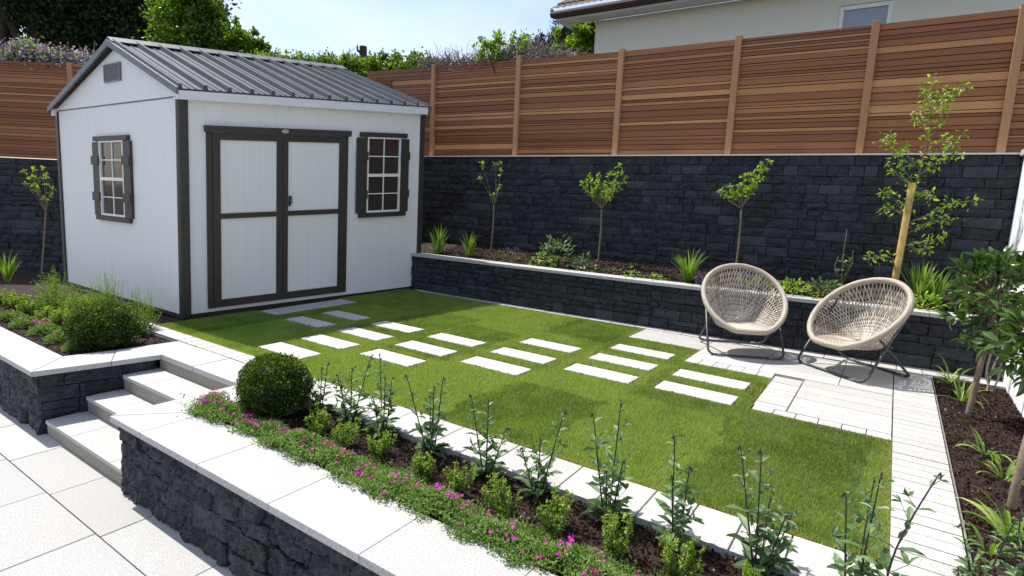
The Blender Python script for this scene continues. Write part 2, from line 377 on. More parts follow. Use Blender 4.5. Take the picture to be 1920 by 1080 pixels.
# --- near planters (left and right of the steps): coping at z=0, fronts at y=1.40
def coping_run(parent, quads, z0, z1, tones=None, mat='coping', ov=0):
    for q in quads:
        m_ = MB(); cx = np.mean([p[0] for p in q]); cy = np.mean([p[1] for p in q])
        q2 = [(x + (cx - x) * .0, y) for x, y in q]
        slab(m_, q2, z0, z1, rng.uniform(.4, .9)); m_.build('coping_slab', mat, parent, bevel=.003)
def xs_range(a, b_, step, first):
    e = [a]; x = first
    while x < b_ - .05: e.append(x); x += step
    e.append(b_); return e
# right-hand planter
t = thing('planter_wall', (-3.8, 1.4, PZ), 'long slate-faced planter wall with white granite coping right of the garden steps', 'wall')
mb = MB(); stone_wall(mb, (-3.77, 1.43), (1.6, 1.43), PZ, -.042, res=.014, courses=(.08, .17), lens=(.12, .32), depth=.012, rough=.013, batter=.035, edge=.009, gap=.0015)
stone_wall(mb, (-3.78, 2.16), (-3.775, 1.43), PZ, -.042, res=.03)
mb.build('stone_facing', 'slate', t, smooth=False)
mb = MB(); box(mb, -3.73, 1.6, 1.47, 1.7, PZ, -.043); mb.build('wall_core', 'joint', t)
inner = lambda x: 1.755
jx = [-3.42, -2.80, -2.19, -1.59, -1.0, -.4, .2, .8, 1.5]
quads = [[(-3.80, 1.39), (-3.42, 1.39), (-3.42, 1.76), (-3.47, 1.76)]]
for a, b_ in zip(jx[:-1], jx[1:]): quads.append([(a + .003, 1.39), (b_, 1.39), (b_, 1.76), (a + .003, 1.76)])
quads.append([(-3.803, 1.397), (-3.473, 1.763), (-3.47, 2.186), (-3.78, 2.186)])
coping_run(t, quads, -.04, 0)
# left-hand planter
t = thing('planter_wall', (-5.1, 1.4, PZ), 'slate-faced planter wall with white coping left of the garden steps, below the bushy bed', 'wall')
mb = MB(); stone_wall(mb, (-10.5, 1.43), (-5.12, 1.43), PZ, -.042, res=.018, courses=(.08, .17), lens=(.12, .32), depth=.012, rough=.013, batter=.035, edge=.009, gap=.0015)
stone_wall(mb, (-5.11, 1.43), (-4.96, 2.17), PZ, -.042, res=.03, courses=(.1, .14), lens=(.2, .4), depth=.006, rough=.006)
mb.build('stone_facing', 'slate', t)
mb = MB(); slab(mb, [(-10.5, 1.47), (-5.17, 1.47), (-5.03, 2.2), (-5.3, 2.2), (-5.45, 1.62), (-10.5, 1.62)], PZ, -.043); mb.build('wall_core', 'joint', t)
quads = [[(-5.1, 1.393), (-4.99, 1.86), (-5.317, 2.02), (-5.4, 1.683)], [(-4.989, 1.863), (-4.92, 2.187), (-4.92, 2.5), (-5.26, 2.5), (-5.316, 2.023)]]
x = -5.1; first = True; xi = -5.4
for x1 in (-5.66, -6.34, -7.02, -7.7, -8.4, -9.1, -10.4):
    quads.append([(x1, 1.39), (x - .003, 1.39), (xi - .003, 1.68), (x1, 1.68)]); x = x1; xi = x1
coping_run(t, quads, -.04, 0)

# --- steps
t = thing('garden_steps', (-4.4, 1.8, PZ), 'flight of three pale granite steps rising between the two slate planters', 'steps')
for i, (yf, zt) in enumerate(((1.44, -.378), (1.69, -.252), (1.93, -.126))):
    xl = (-5.07, -5.03, -4.985)[i]; zb = (PZ, -.378, -.252)[i]; 
    for a, b_ in ((xl, -4.62), (-4.617, -3.99), (-3.987, -3.72)):
        mb = MB(); box(mb, a, b_, yf, yf + .29 if i < 2 else 2.2, zt - .03, zt, rng.uniform(.3, .8)); mb.build('tread', 'granite', t, bevel=.003)
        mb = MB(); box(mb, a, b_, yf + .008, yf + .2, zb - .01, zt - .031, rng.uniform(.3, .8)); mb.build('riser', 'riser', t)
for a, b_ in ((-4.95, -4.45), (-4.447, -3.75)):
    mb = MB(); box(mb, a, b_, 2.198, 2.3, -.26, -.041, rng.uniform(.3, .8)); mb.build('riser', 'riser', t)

# --- upper terrace paving (one structure, joints left open over mortar)
mb = MB()
slab(mb, [(-4.93, 2.2), (-3.5, 2.2), (-3.5, 2.66), (-6.18, 2.66), (-6.18, 2.5), (-4.93, 2.5)], -.3, -.02); box(mb, -3.5, .42, 2.335, 2.66, -.3, -.02)
slab(mb, [(-2.24, 5.66), (-1.47, 5.64), (-1.45, 5.13), (-.71, 5.13), (-.68, 4.2), (.14, 4.2), (.14, 1.5), (.42, 1.5), (.42, 6.56), (-2.24, 6.42)], -.3, -.021)
box(mb, -5.6, -2.0, 6.12, 6.3, -.3, -.02)
struct(mb.build('paving_base', 'joint'))
mb = MB(); pz = lambda: .004 + rng.uniform(-.0012, .0012)
def pave(x0, x1, y0, y1, g=.0035): box(mb, x0 + g, x1 - g, y0 + g, y1 - g, -.04, pz(), rng.uniform(.25, .95))
for a, b_ in ((-4.917, -4.42), (-4.42, -3.78), ): pave(a, b_, 2.19, 2.5)
slab(mb, [(-3.777, 2.193), (-3.45, 2.193), (-3.45, 2.33), (-3.777, 2.497)], -.04, pz(), .6)
x = -6.16
while x < -3.75: pave(x, x + .145, 2.503, 2.66); x += .145
while x < .13: pave(x, min(x + .205, .14), 2.33, 2.63, .004); x += .205
y = 1.9
while y < 6.15:                                  # banding down the right-hand side
    if y > 2.6 or True: pave(.142, .42, y, y + .1, .0032)
    y += .1
# strip against the back wall
x = -5.7
while x < -2.3: pave(x, x + .3, 6.13 + (x + 5.7) * .018, 6.26 + (x + 5.7) * .018); x += .3
x = -2.24
while x < .95: pave(x, x + .2, 6.19 + max(0, x + 2.2) * .03, 6.5, .003); x += .2
# chair terrace: bands of small pavers round long planks
y = 5.66
for k in range(5): pave(-2.24, -1.47, y + k * .104, y + (k + 1) * .104, .003)
for k in range(6): pave(-1.47 + k * .125, -1.47 + (k + 1) * .125, 5.12, 5.3, .003)
for (x0, x1) in ((-1.47, -.86), (-.86, -.24), (-.24, .14)):
    yy = 5.3
    while yy < 6.18: pave(x0, x1, yy, min(yy + .21, 6.18), .003); yy += .21
for k in range(9): pave(-.71, -.49, 4.32 + k * .1, 4.32 + (k + 1) * .1, .003)
for k in range(6): pave(-.70 + k * .14, -.70 + (k + 1) * .14, 4.2, 4.315, .003)
for (x0, x1) in ((-.487, .14),):
    yy = 4.32
    while yy < 5.28: pave(x0, x1, yy, min(yy + .19, 5.29), .003); yy += .19
struct(mb.build('paving', 'granite', bevel=.002))
mb = MB()                                        # small paved pad in front of the shed door
box(mb, -5.94, -5.62, 3.72, 4.9, -.05, -.004); struct(mb.build('door_pad_base', 'joint'))
mb = MB()
for i in range(11):
    for j in range(3): box(mb, -5.94 + j * .105, -5.94 + j * .105 + .1, 3.73 + i * .105, 3.73 + i * .105 + .1, -.03, .008, rng.uniform(.2, .8))
struct(mb.build('door_pad', 'granite'))

# --- stepping stones
STONES = [(-4.57, 2.84), (-4.57, 3.27), (-4.57, 3.7), (-4.57, 4.14), (-5.38, 3.66), (-5.38, 4.14), (-3.76, 3.29), (-3.76, 3.71), (-3.76, 4.15),
          (-2.96, 3.7), (-2.96, 4.13), (-2.96, 4.62), (-2.18, 4.12), (-2.18, 4.58), (-2.18, 5.05), (-1.41, 4.17), (-1.41, 4.6)]
SW, SD = .58, .235
snames = ['nearest the box ball in its column', 'second from the near paving in the column beside the box ball', 'third from the near paving in the column beside the box ball', 'farthest of the four in the sunlit column by the shed shadow',
          'in the shed shadow, nearer to the camera of the two', 'in the shed shadow, farther from the camera of the two',
          'nearest of three in the second sunlit column from the shed', 'middle of three in the second sunlit column from the shed', 'farthest of three in the second sunlit column from the shed',
          'nearest of three in the middle column of the lawn', 'middle of three in the middle column of the lawn', 'farthest of three in the middle column of the lawn',
          'nearest of three in the column second from the chairs', 'middle of three in the column second from the chairs', 'farthest of three, beside the stepped corner of the chair terrace',
          'nearer of the two stones at the chair end of the lawn', 'farther of the two stones at the chair end of the lawn']
for (x, y), s in zip(STONES, snames):
    mb = MB(); box(mb, x, x + SW, y, y + SD, -.04, .009, rng.uniform(.75, 1))
    tag(mb.build('stepping_stone', 'granite', origin=(x + SW / 2, y + SD / 2, 0), bevel=.004), 'white stepping stone, ' + s, 'stepping stone', 'stepping stones across the lawn')

# --- lawn: soil sheet, then the blades
TERR = [(-2.24, 5.66), (-1.47, 5.66), (-1.47, 5.12), (-.71, 5.12), (-.71, 4.2), (.14, 4.2)]
def lawn_ok(x, y):
    back = 6.12 + (x + 5.7) * .018
    ok = (x > -6.0) & (x < .14) & (y > 2.65 - .02 * (x > -3.75)) & (y < back)
    ok &= ~((x > -2.24) & (y > 5.66)); ok &= ~((x > -1.47) & (y > 5.12)); ok &= ~((x > -.71) & (y > 4.2))
    ok &= ~((x < -5.62) & (y > 3.72) & (y < 4.9))
    for sx_, sy_ in STONES: ok &= ~((x > sx_ + .002) & (x < sx_ + SW - .002) & (y > sy_ + .002) & (y < sy_ + SD - .002))
    return ok
mb = MB(); nx, ny = 60, 40
X = np.linspace(-6.0, .15, nx); Y = np.linspace(2.64, 6.2, ny)
V = [(a, b_, .0 - .003 * random.random()) for b_ in Y for a in X]
F = [(j * nx + i, j * nx + i + 1, (j + 1) * nx + i + 1, (j + 1) * nx + i) for j in range(ny - 1) for i in range(nx - 1)
     if not (X[i] > -2.3 and Y[j] > 5.58) and not (X[i] > -1.56 and Y[j] > 5.06) and not (X[i] > -.8 and Y[j] > 4.12)]
struct(mb.add(V, F).build('lawn_soil', 'soil'))
NG = 330000
x = rng.uniform(-6.05, .15, NG * 2); y = 2.6 + 3.65 * rng.uniform(0, 1, NG * 2) ** 1.25; x_all = x
k = lawn_ok(x, y); x = x[k][:NG]; y = y[k][:NG]; k = len(x)
def vnoise(x, y, s, seed):
    r = np.random.default_rng(seed).uniform(0, 1, (64, 64)); u = (x * s) % 63; v = (y * s) % 63
    i = u.astype(int); j = v.astype(int); a = u - i; b_ = v - j; a = a * a * (3 - 2 * a); b_ = b_ * b_ * (3 - 2 * b_)
    i1 = (i + 1) % 64; j1 = (j + 1) % 64
    return (r[i, j] * (1 - a) + r[i1, j] * a) * (1 - b_) + (r[i, j1] * (1 - a) + r[i1, j1] * a) * b_
# turf rolls .4 m wide laid along x, each a little different, plus soft mottling and yellow seams
xj = x + .05 * (vnoise(x, y, 9, 21) - .5) * 2; yj = y + .05 * (vnoise(x, y, 9, 22) - .5) * 2
roll = ((xj + 20) / .77).astype(int) * 7 + ((yj + .3 * (((xj + 20) / .77).astype(int) % 2)) / 1.3).astype(int) * 13
rt = np.random.default_rng(4).choice([-.09, -.03, .05, .12], 997)[roll % 997]
patch = vnoise(x, y, 1.7, 5) * .26 + vnoise(x, y, 7, 6) * .3
seam = np.minimum(np.abs(((x + 20) % .77)), 9) < .03
edge = ~(lawn_ok(x - .05, y) & lawn_ok(x + .05, y) & lawn_ok(x, y - .05) & lawn_ok(x, y + .05))
tone = np.clip(.18 + patch + rt * 2.3 + rng.uniform(-.16, .26, k) + seam * rng.uniform(0, .45, k) * (vnoise(x, y, 6, 8) > .5), 0, .78)
dry = rng.uniform(0, 1, k) < .05 + .32 * edge; tone[dry] = rng.uniform(.85, 1, dry.sum())
lean = rdir(k) * .42; lean[:, 2] = 1
mb = MB(); P = np.stack([x, y, np.full(k, -.004)], 1)
leaves(mb, P, lean, rdir(k) * [1, 1, .1], rng.uniform(.018, .034, k) * (1 - .2 * edge), rng.uniform(.0032, .0062, k), tone, TG)
mb.build('grass', 'grass', kind='stuff')

# --- planting soil
def soil(name, x0, x1, y0, y1, z, amp=.015, nx=60, ny=20, zf=None, yf=None):
    mb = MB(); X = np.linspace(x0, x1, nx); Y = np.linspace(y0, y1, ny)
    V = []
    for b0_ in Y:
        for a in X:
            b_ = b0_ if yf is None else yf(a) + (y1 - yf(a)) * (b0_ - y0) / (y1 - y0)
            zz = (zf(a, b_) if zf else z) + amp * frac((a, b_, 0), 5, 3) + amp * .5 * frac((a, b_, 3), 25, 2); V.append((a, b_, zz))
    F = [(j * nx + i, j * nx + i + 1, (j + 1) * nx + i + 1, (j + 1) * nx + i) for j in range(ny - 1) for i in range(nx - 1)]
    return struct(mb.add(V, F).build(name, 'mulch', smooth=True))
chips = MB()
def mulch(x0, x1, y0, y1, z, n, zf=None, size=(.006, .02), amp=.015):
    x = rng.uniform(x0, x1, n); y = rng.uniform(y0, y1, n)
    zz = np.array([(zf(a, b_) if zf else z) + amp * frac((a, b_, 0), 5, 3) for a, b_ in zip(x, y)]) + rng.uniform(0, .008, n)
    d = rdir(n) * [1, 1, .5]; nn = rdir(n, 1.2); s = rng.uniform(*size, n)
    tn = np.where(rng.uniform(0, 1, n) < .02, 1, rng.uniform(0, .85, n) ** 1.4)
    leaves(chips, np.stack([x, y, zz], 1), d, nn, s, s * rng.uniform(.3, .8, n), tn, (np.array([(0, 0, 0), (.3, -.5, .25), (1, -.2, .1), (.8, .4, .2), (.2, .5, 0)]), np.array([(0, 1, 2), (0, 2, 3), (0, 3, 4)])))
soil('near_planting_soil', -3.5, 1.3, 1.74, 2.345, -.03, nx=220, ny=30); mulch(-3.46, .9, 1.76, 2.33, -.028, 17000)
LZ = lambda x, y: -.03
soil('left_planting_soil', -9.6, -5.28, 1.66, 3.0, -.035, nx=90, ny=30)
mulch(-8.5, -5.3, 1.7, 2.5, -.033, 8000)
soil('right_planting_soil', .42, 1.0, 1.2, 6.5, -.02, nx=30, ny=200); mulch(.42, .98, 2.0, 6.42, -.018, 15000)
mb = MB(); box(mb, .424, .43, 1.9, 6.4, -.05, .002); struct(mb.build('bed_edge', 'joint'))
wy = lambda x: 6.19 + (x + 6.6) * .0277 if x < -2.26 else 6.31 + (x + 2.26) * .0646
BZ = lambda x, y: .505 + .1 * min(1, max(0, (y - 6.5) / .7))
soil('back_planting_soil', -6.6, .95, 6.3, 7.52, .5, zf=BZ, nx=160, ny=30, yf=lambda x: wy(x) + .175); mulch(-5.9, .93, 6.68, 7.45, .5, 12000, zf=BZ, size=(.01, .03))
for a_ in range(24): mulch(-5.9 + a_ * .285, -5.9 + a_ * .285 + .285, wy(-5.9 + (a_ + 1) *   .285) + .2, 6.8, .5, 220, zf=BZ, size=(.01, .028))
for sx_, sy_ in STONES:                           # crumbs of earth in the cut round each stepping stone
    n_ = 150; e_ = rng.integers(0, 4, n_); u_ = rng.uniform(0, 1, n_); j_ = rng.uniform(-.004, .016, n_)
    xx = np.where(e_ < 3, sx_ + u_ * SW, np.where(u_ > .5, sx_ - j_, sx_ + SW + j_)); yy = np.where(e_ < 2, sy_ + SD + j_, np.where(e_ == 2, sy_ - j_, sy_ + u_ * SD))
    leaves(chips, np.stack([xx, yy, np.full(n_, .012)], 1), rdir(n_) * [1, 1, .4], rdir(n_, 1.2), rng.uniform(.007, .018, n_), rng.uniform(.005, .009, n_), rng.uniform(.3, .93, n_), T4)
chips.build('bark_mulch', 'chip', kind='stuff')
soil('rear_corner_soil', -16, -9.2, 2.6, 7.6, -.36, nx=60, ny=40)

# --- low raised bed wall at the back
t = thing('raised_bed_wall', (-2.4, 6.3, 0), 'low slate wall of the raised back bed with white coping, behind the wicker chairs', 'wall')
mb = MB(); stone_wall(mb, (-6.6, 6.19), (-2.26, 6.31), 0, .5, res=.035, courses=(.06, .13), lens=(.12, .36), depth=.008, rough=.009, edge=.008, gap=.0035)
stone_wall(mb, (-2.26, 6.31), (.99, 6.52), 0, .5, res=.03, courses=(.06, .13), lens=(.12, .36), depth=.008, rough=.009, edge=.008, gap=.0035)
mb.build('stone_facing', 'slate', t)
e = [-6.6, -5.9, -5.22, -4.53, -3.87, -3.19, -2.5, -1.8, -1.1, -.4, .35, .98]
wy = lambda x: 6.19 + (x + 6.6) * .0277 if x < -2.26 else 6.31 + (x + 2.26) * .0646
for a, b_ in zip(e[:-1], e[1:]):
    mb = MB(); a1 = a + .003; slab(mb, [(a1, wy(a1) - .025), (b_, wy(b_) - .025), (b_, wy(b_) + .19), (a1, wy(a1) + .19)], .502, .54, rng.uniform(.5, .95)); mb.build('coping_slab', 'coping', t, bevel=.003)
mb = MB(); slab(mb, [(-6.6, 6.225), (-2.26, 6.345), (.99, 6.555), (.99, 6.7), (-6.6, 6.37)], 0, .501); mb.build('wall_core', 'joint', t)

# --- tall boundary walls in slate
t = thing('boundary_wall', (-2.5, 7.5, 0), 'tall dark slate wall under the cedar fence at the back of the garden', 'wall')
mb = MB(); stone_wall(mb, (-7.8, 7.5), (.99, 7.5), .4, 2.06, res=.05, courses=(.06, .13), lens=(.12, .38), depth=.008, rough=.009, edge=.008, gap=.0035)
mb.build('stone_facing', 'slate', t)
mb = MB(); box(mb, -7.8, .99, 7.54, 7.75, 0, 2.055); mb.build('wall_core', 'joint', t)
mb = MB(); box(mb, -7.8, .99, 7.47, 7.76, 2.06, 2.076); mb.build('capping', 'soffit', t)
LA, LB = np.array([-15.2, 2.47]), np.array([-7.8, 7.5])
ldir = (LB - LA) / np.linalg.norm(LB - LA); lnrm = np.array([ldir[1], -ldir[0]])
# height of that wall's top where the photograph shows it
def on_line(u, v):
    d = ray(u, v); nn = np.array([lnrm[0], lnrm[1], 0]); tt = nn @ (np.array([LA[0], LA[1], 0]) - EYE) / (nn @ d); return EYE + d * tt
ZW = float(on_line(50, 297)[2]); ZF = float(on_line(80, 115)[2])
t = thing('boundary_wall', (*(LA + LB) / 2, -.4), 'dark slate wall under the fence at the far left, partly hidden by the shed', 'wall')
mb = MB(); stone_wall(mb, LA, LB, -.4, ZW, res=.07, courses=(.09, .17), lens=(.2, .5), depth=.009, rough=.008, edge=.008, gap=.005); mb.build('stone_facing', 'slate', t)
mb = MB(); off = -lnrm; slab(mb, [tuple(LA + off * .04), tuple(LB + off * .04), tuple(LB + off * .25), tuple(LA + off * .25)][::1], -.4, ZW - .005); mb.build('wall_core', 'joint', t)
print('left wall', ZW, ZF, on_line(0, 110), on_line(158, 121))

# --- fences
def slat_panel(root, p0, p1, z0, z1, ztop1=None):
    """p0,p1 plan ends; horizontal slats of uneven width on the near face; top may rake"""
    p0 = np.array(p0, float); p1 = np.array(p1, float); d = p1 - p0; Lw = np.linalg.norm(d); d /= Lw; nn = np.array([d[1], -d[0]])
    ztop1 = z1 if ztop1 is None else ztop1
    mb = MB(); z = z0
    while z < z1 - .012:
        h = random.choice((.026, .035, .045, .06, .07, .085)); 
        if z + h > z1 - .02: h = z1 - z
        pr = random.uniform(-.009, .009); tn = random.betavariate(2.6, 3)
        if random.random() < .12: tn = 1
        s = lambda zz: z0 + (zz - z0)
        k = (ztop1 - z0) / (z1 - z0)
        a0, a1 = p0 + nn * (.0 + pr), p0 - nn * .018; b0, b1 = p1 + nn * (.0 + pr), p1 - nn * .018
        za, zb = z + .004, z + h - .004
        zc, zd = z0 + (za - z0) * k, z0 + (zb - z0) * k
        V = [(*a0, za), (*b0, zc), (*b1, zc), (*a1, za), (*a0, zb), (*b0, zd), (*b1, zd), (*a1, zb)]
        mb.add(V, BF, tn); z += h
    q4 = [p0 - nn * .03, p1 - nn * .03, p1 - nn * .042, p0 - nn * .042]  # dark sheet added behind the slats so their gaps read as shade
    if min(ztop1, z1) > z0: mb.add([(*x, z0 + .01) for x in q4] + [(*q4[0], z1 - .02), (*q4[1], ztop1 - .02), (*q4[2], ztop1 - .02), (*q4[3], z1 - .02)], BF, .0)
    mb.build('slat_panel', 'cedar', root)
def post(root, p, nn, z0, z1, w_=.075):
    d = np.array([-nn[1], nn[0]]); a = np.array(p) - d * w_ / 2
    q = [a + nn * .045, a + d * w_ + nn * .045, a + d * w_ - nn * .04, a - nn * .04]
    mb = MB(); slab(mb, [tuple(x) for x in q], z0, z1, random.uniform(.5, .95)); mb.build('post', 'cedar_post', root, bevel=.003)
t = thing('timber_fence', (-3, 7.55, 2.07), 'long cedar slat fence on top of the tall dark slate wall at the back', 'fence')
pu = [(812, 126), (972, 112), (1165, 94), (1385, 72), (1643, 45)]
px_ = [float(onY(u, v, 7.56)[0]) for u, v in pu]; px_ = [-8.5, ] + px_ + [.77]
zt_ = [3.63, 3.57, 3.53, 3.48, 3.47, 3.46, 3.46]
for i in range(len(px_) - 1): slat_panel(t, (px_[i], 7.6), (px_[i + 1], 7.6), 2.08, zt_[i], zt_[i + 1])
for i in range(1, len(px_)): post(t, (px_[i], 7.6), np.array([0, -1.]), 2.078, zt_[i] + .03)
slat_panel(t, (.77, 7.6), (2.6, 7.6), 2.08, 3.46)
t = thing('timber_fence', (*(LA + LB) / 2, ZW), 'cedar slat fence on the dark wall at the far left, behind the shed', 'fence')
pp = float((on_line(124, 115)[:2] - LA) @ ldir); LL = float(np.linalg.norm(LB - LA))
es = [pp - 4.2, pp - 2.1, pp, pp + 2.1, pp + 4.2, LL]
es = [max(0, e_) for e_ in es]
for a, b_ in zip(es[:-1], es[1:]):
    if b_ - a > .1 and a < LL: slat_panel(t, LA + ldir * a - lnrm * .1, LA + ldir * min(b_, LL) - lnrm * .1, ZW + .01, ZF)
for e_ in es[1:4]: post(t, LA + ldir * e_ - lnrm * .1, lnrm, ZW + .008, ZF + .02, .09)

# --- white rendered wall on the right
WX = .945
t = thing('white_wall', (1.0, 5, 0), 'white rendered garden wall on the right edge behind the bay tree', 'wall')
mb = MB(); box(mb, WX, 1.2, 1.5, 7.495, -.1, 2.04); mb.build('wall_face', 'render_white', t)
mb = MB(); box(mb, WX - .03, 1.23, 1.5, 7.49, 2.041, 2.1, .9); mb.build('coping_slab', 'coping', t, bevel=.004)

# ================================================================== HOUSE BEHIND
HY = 12.
t = thing('house', (-1, HY, 0), 'cream rendered house with brown tiled roof behind the cedar fence', 'house')
mb = MB()
wx0, wx1, wz0, wz1 = -1.31, -.50, 3.6, 5.03
for a in ((-6.07, wx0, 0, 5.38), (wx1, 7, 0, 5.38), (wx0, wx1, 0, wz0), (wx0, wx1, wz1, 5.38)): box(mb, a[0], a[1], HY, HY + .3, a[2], a[3])
box(mb, -6.07, -5.8, HY + .3, HY + 6, 0, 5.38); mb.build('wall', 'stucco', t)
mb = MB(); box(mb, -6.8, 7, HY - .42, HY - .002, 5.385, 5.42)
for i in range(60): box(mb, -6.8 + i * .22, -6.8 + i * .22 + .012, HY - .41, HY - .01, 5.379, 5.384)
box(mb, -6.8, 7, HY - .46, HY - .421, 5.36, 5.46); box(mb, -6.84, -6.8, HY - .46, HY + 5, 5.36, 5.5); mb.build('soffit', 'soffit', t)
mb = MB(); tube(mb, [(-6.9, HY - .54, 5.47), (7, HY - .54, 5.47)], .07, 10); box(mb, -6.9, 7, HY - .475, HY - .461, 5.4, 5.56)
mb.build('gutter', 'fascia_brown', t, smooth=False)
mb = MB(); nxr = 360; V = []; rows = 9
for r in range(rows * 2):
    ry = (r + 1) // 2 * .34; lift = (0 if r % 2 == 0 else .035)
    for i in range(nxr):
        x_ = -6.95 + i * 14 / nxr; wv = .03 * abs(math.sin(x_ * math.pi / .15))
        V.append((x_, HY - .56 + ry, 5.54 + ry * .62 + wv + (0.035 if r % 2 == 0 else 0)))
F = [(r * nxr + i, r * nxr + i + 1, (r + 1) * nxr + i + 1, (r + 1) * nxr + i) for r in range(rows * 2 - 1) for i in range(nxr - 1)]
mb.add(V, F); box(mb, -6.96, -6.9, HY - .5, HY - .45, 5.46, 5.6); mb.build('roof', 'tile', t)
fr_ = MB(); w_ = .075
for a in ((wx0, wx0 + w_, wz0, wz1), (wx1 - w_, wx1, wz0, wz1), (wx0 + w_, wx1 - w_, wz1 - w_, wz1), (wx0 + w_, wx1 - w_, wz0, wz0 + w_)): box(fr_, a[0] + .002, a[1] - .002, HY + .03, HY + .1, a[2] + .002, a[3] - .002)
wo = fr_.build('window', 'vinyl', t)
mb = MB(); box(mb, wx0 + w_, wx1 - w_, HY + .06, HY + .07, wz0 + w_, wz1 - w_)
MT['sky_glass'] = simple('pale_pane', (.3, .34, .4), .15, 0, var=.03); mb.build('pane', 'sky_glass', wo)

# ================================================================== SHED
def SM(V):
    """shed frame: s along the front from its near corner, d into the depth, h up"""
    V = np.asarray(V, float); s, d, h = V[..., 0], V[..., 1], V[..., 2]
    X = -6.14 + .056 * s - d + .05 * h * (1 - .7 * s / 3.4); Y = 2.98 + s; Z = h * (1 + .0445 * s) + .0
    return np.stack([X, Y, Z], -1)
def sbox(mb, s0, s1, d0, d1, h0, h1, tone=.5):
    mb.add(SM(boxv(s0, s1, d0, d1, h0, h1)), [f for f in BF], tone)
SL, DP, HE = 3.38, 3.12, 2.26
shed = thing('garden_shed', (-7.6, 4.6, 0), 'white wooden garden shed with dark brown trim and ribbed grey metal roof', 'shed')
dr = lambda s: 1.36 + .13 * s; HR = 2.84
mb = MB()
sbox(mb, 0, SL, 0, DP, .035, HE); mb.build('wall', 'siding', shed)
for s_, f_ in ((-.012, 0), (SL, 1)):                # gables, seated on the walls with a thin shadow line
    V = []
    for ss in (s_, s_ + .012): V += [(ss, -.03, HE + .006), (ss, DP, HE + .006), (ss, dr(s_), HR)]
    mb = MB(); mb.add(SM(V), [(0, 1, 2), (5, 4, 3), (0, 3, 4, 1), (1, 4, 5, 2), (2, 5, 3, 0)]); mb.build('gable', 'siding', shed)
mb = MB(); sbox(mb, -.004, -.001, 0, DP, HE - .008, HE + .008); mb.build('gable_joint', 'metal_trim', shed)
mb = MB(); sbox(mb, .02, SL - .02, .03, DP - .03, -.02, .035); mb.build('skid_base', 'trim', shed)
def roofpt(s, k, lift=0):                          # k 0 at the front eave, 1 at the ridge
    de, he = -.1, HE + .055; d = de + (dr(s) - de) * k; h = he + (HR + .06 - he) * k
    return (s, d, h + lift)
def roofpb(s, k, lift=0):
    de, he = DP - .02, HE + .03; d = de + (dr(s) - de) * k; h = he + (HR + .06 - he) * k
    return (s, d, h + lift)
for fn, nm in ((roofpt, 'front'), (roofpb, 'rear')):
    mb = MB(); prof = []
    ss = -.07; pitch = .235; S1 = SL + .0; nrib = int((S1 - ss) / pitch)
    pitch = (S1 - ss) / nrib
    for i in range(nrib):
        a = ss + i * pitch
        prof += [(a, .0), (a + .016, .044), (a + .04, .044), (a + .056, 0), (a + .105, 0), (a + .11, .01), (a + .12, .01), (a + .125, 0), (a + .17, 0), (a + .175, .01), (a + .185, .01), (a + .19, 0)]
    prof.append((S1, 0)); np_ = len(prof); V = []
    for k_ in (-.0, .5, 1.0):
        for a, l_ in prof: V.append(fn(a, k_, l_ + .012))
    for k_ in (0., 1.):
        for a, l_ in prof: V.append(fn(a, k_, .0))
    F = []
    for r in range(2): F += [(r * np_ + i, (r + 1) * np_ + i, (r + 1) * np_ + i + 1, r * np_ + i + 1) for i in range(np_ - 1)]
    F += [(3 * np_ + i, i, i + 1, 3 * np_ + i + 1) for i in range(np_ - 1)]
    F += [(3 * np_ + i, 3 * np_ + i + 1, 4 * np_ + i + 1, 4 * np_ + i) for i in range(np_ - 1)]
    if nm == 'rear': F = [tuple(reversed(f)) for f in F]
    mb.add(SM(V), F); ro = mb.build('roof', 'metal', shed)
    if nm == 'front': roof = ro
mb = MB()
V = []
for s_ in (-.08, SL + .01):
    V += [roofpt(s_, .93, .045), roofpt(s_, 1, .06), roofpb(s_, .93, .045), roofpt(s_, .93, .035), roofpt(s_, 1, .045), roofpb(s_, .93, .035)]
mb.add(SM(V), [(0, 6, 7, 1), (1, 7, 8, 2), (3, 4, 10, 9), (4, 5, 11, 10), (0, 3, 9, 6), (2, 8, 11, 5), (0, 1, 4, 3), (1, 2, 5, 4), (6, 9, 10, 7), (7, 10, 11, 8)])
mb.build('ridge_cap', 'metal_trim', roof)
for s0, s1 in ((-.09, -.07), (SL + .0, SL + .02)):      # rake trims
    for fn in (roofpt, roofpb):
        mb = MB(); V = [fn(s_, k_, l_) for s_ in (s0, s1) for k_ in (-.02, 1.) for l_ in (-.035, .03)]
        F = [(0, 1, 3, 2), (4, 6, 7, 5), (0, 4, 5, 1), (2, 3, 7, 6), (1, 5, 7, 3), (0, 2, 6, 4)]
        mb.add(SM(V), F); mb.build('rake_trim', 'metal_trim', shed)
mb = MB(); sbox(mb, -.065, SL - .005, -.095, -.07, HE - .035, HE + .05); mb.build('fascia', 'white_trim', shed)
mb = MB(); sbox(mb, -.06, SL - .0, -.07, .0, HE - .03, HE - .01); mb.build('soffit', 'white_trim', shed)
mb = MB(); sbox(mb, -.065, SL, DP - .06, DP - .03, HE - .06, HE + .02); mb.build('fascia', 'white_trim', shed)
for (s0, s1, d0, d1) in ((-.018, .07, -.02, .0), (SL - .06, SL + .02, -.02, 0), (-.02, 0, DP - .07, DP + .0), (-.02, -.0, .0, .045)):
    mb = MB(); sbox(mb, s0, s1, d0, d1, .032, HE - .01); mb.build('corner_trim', 'trim', shed)
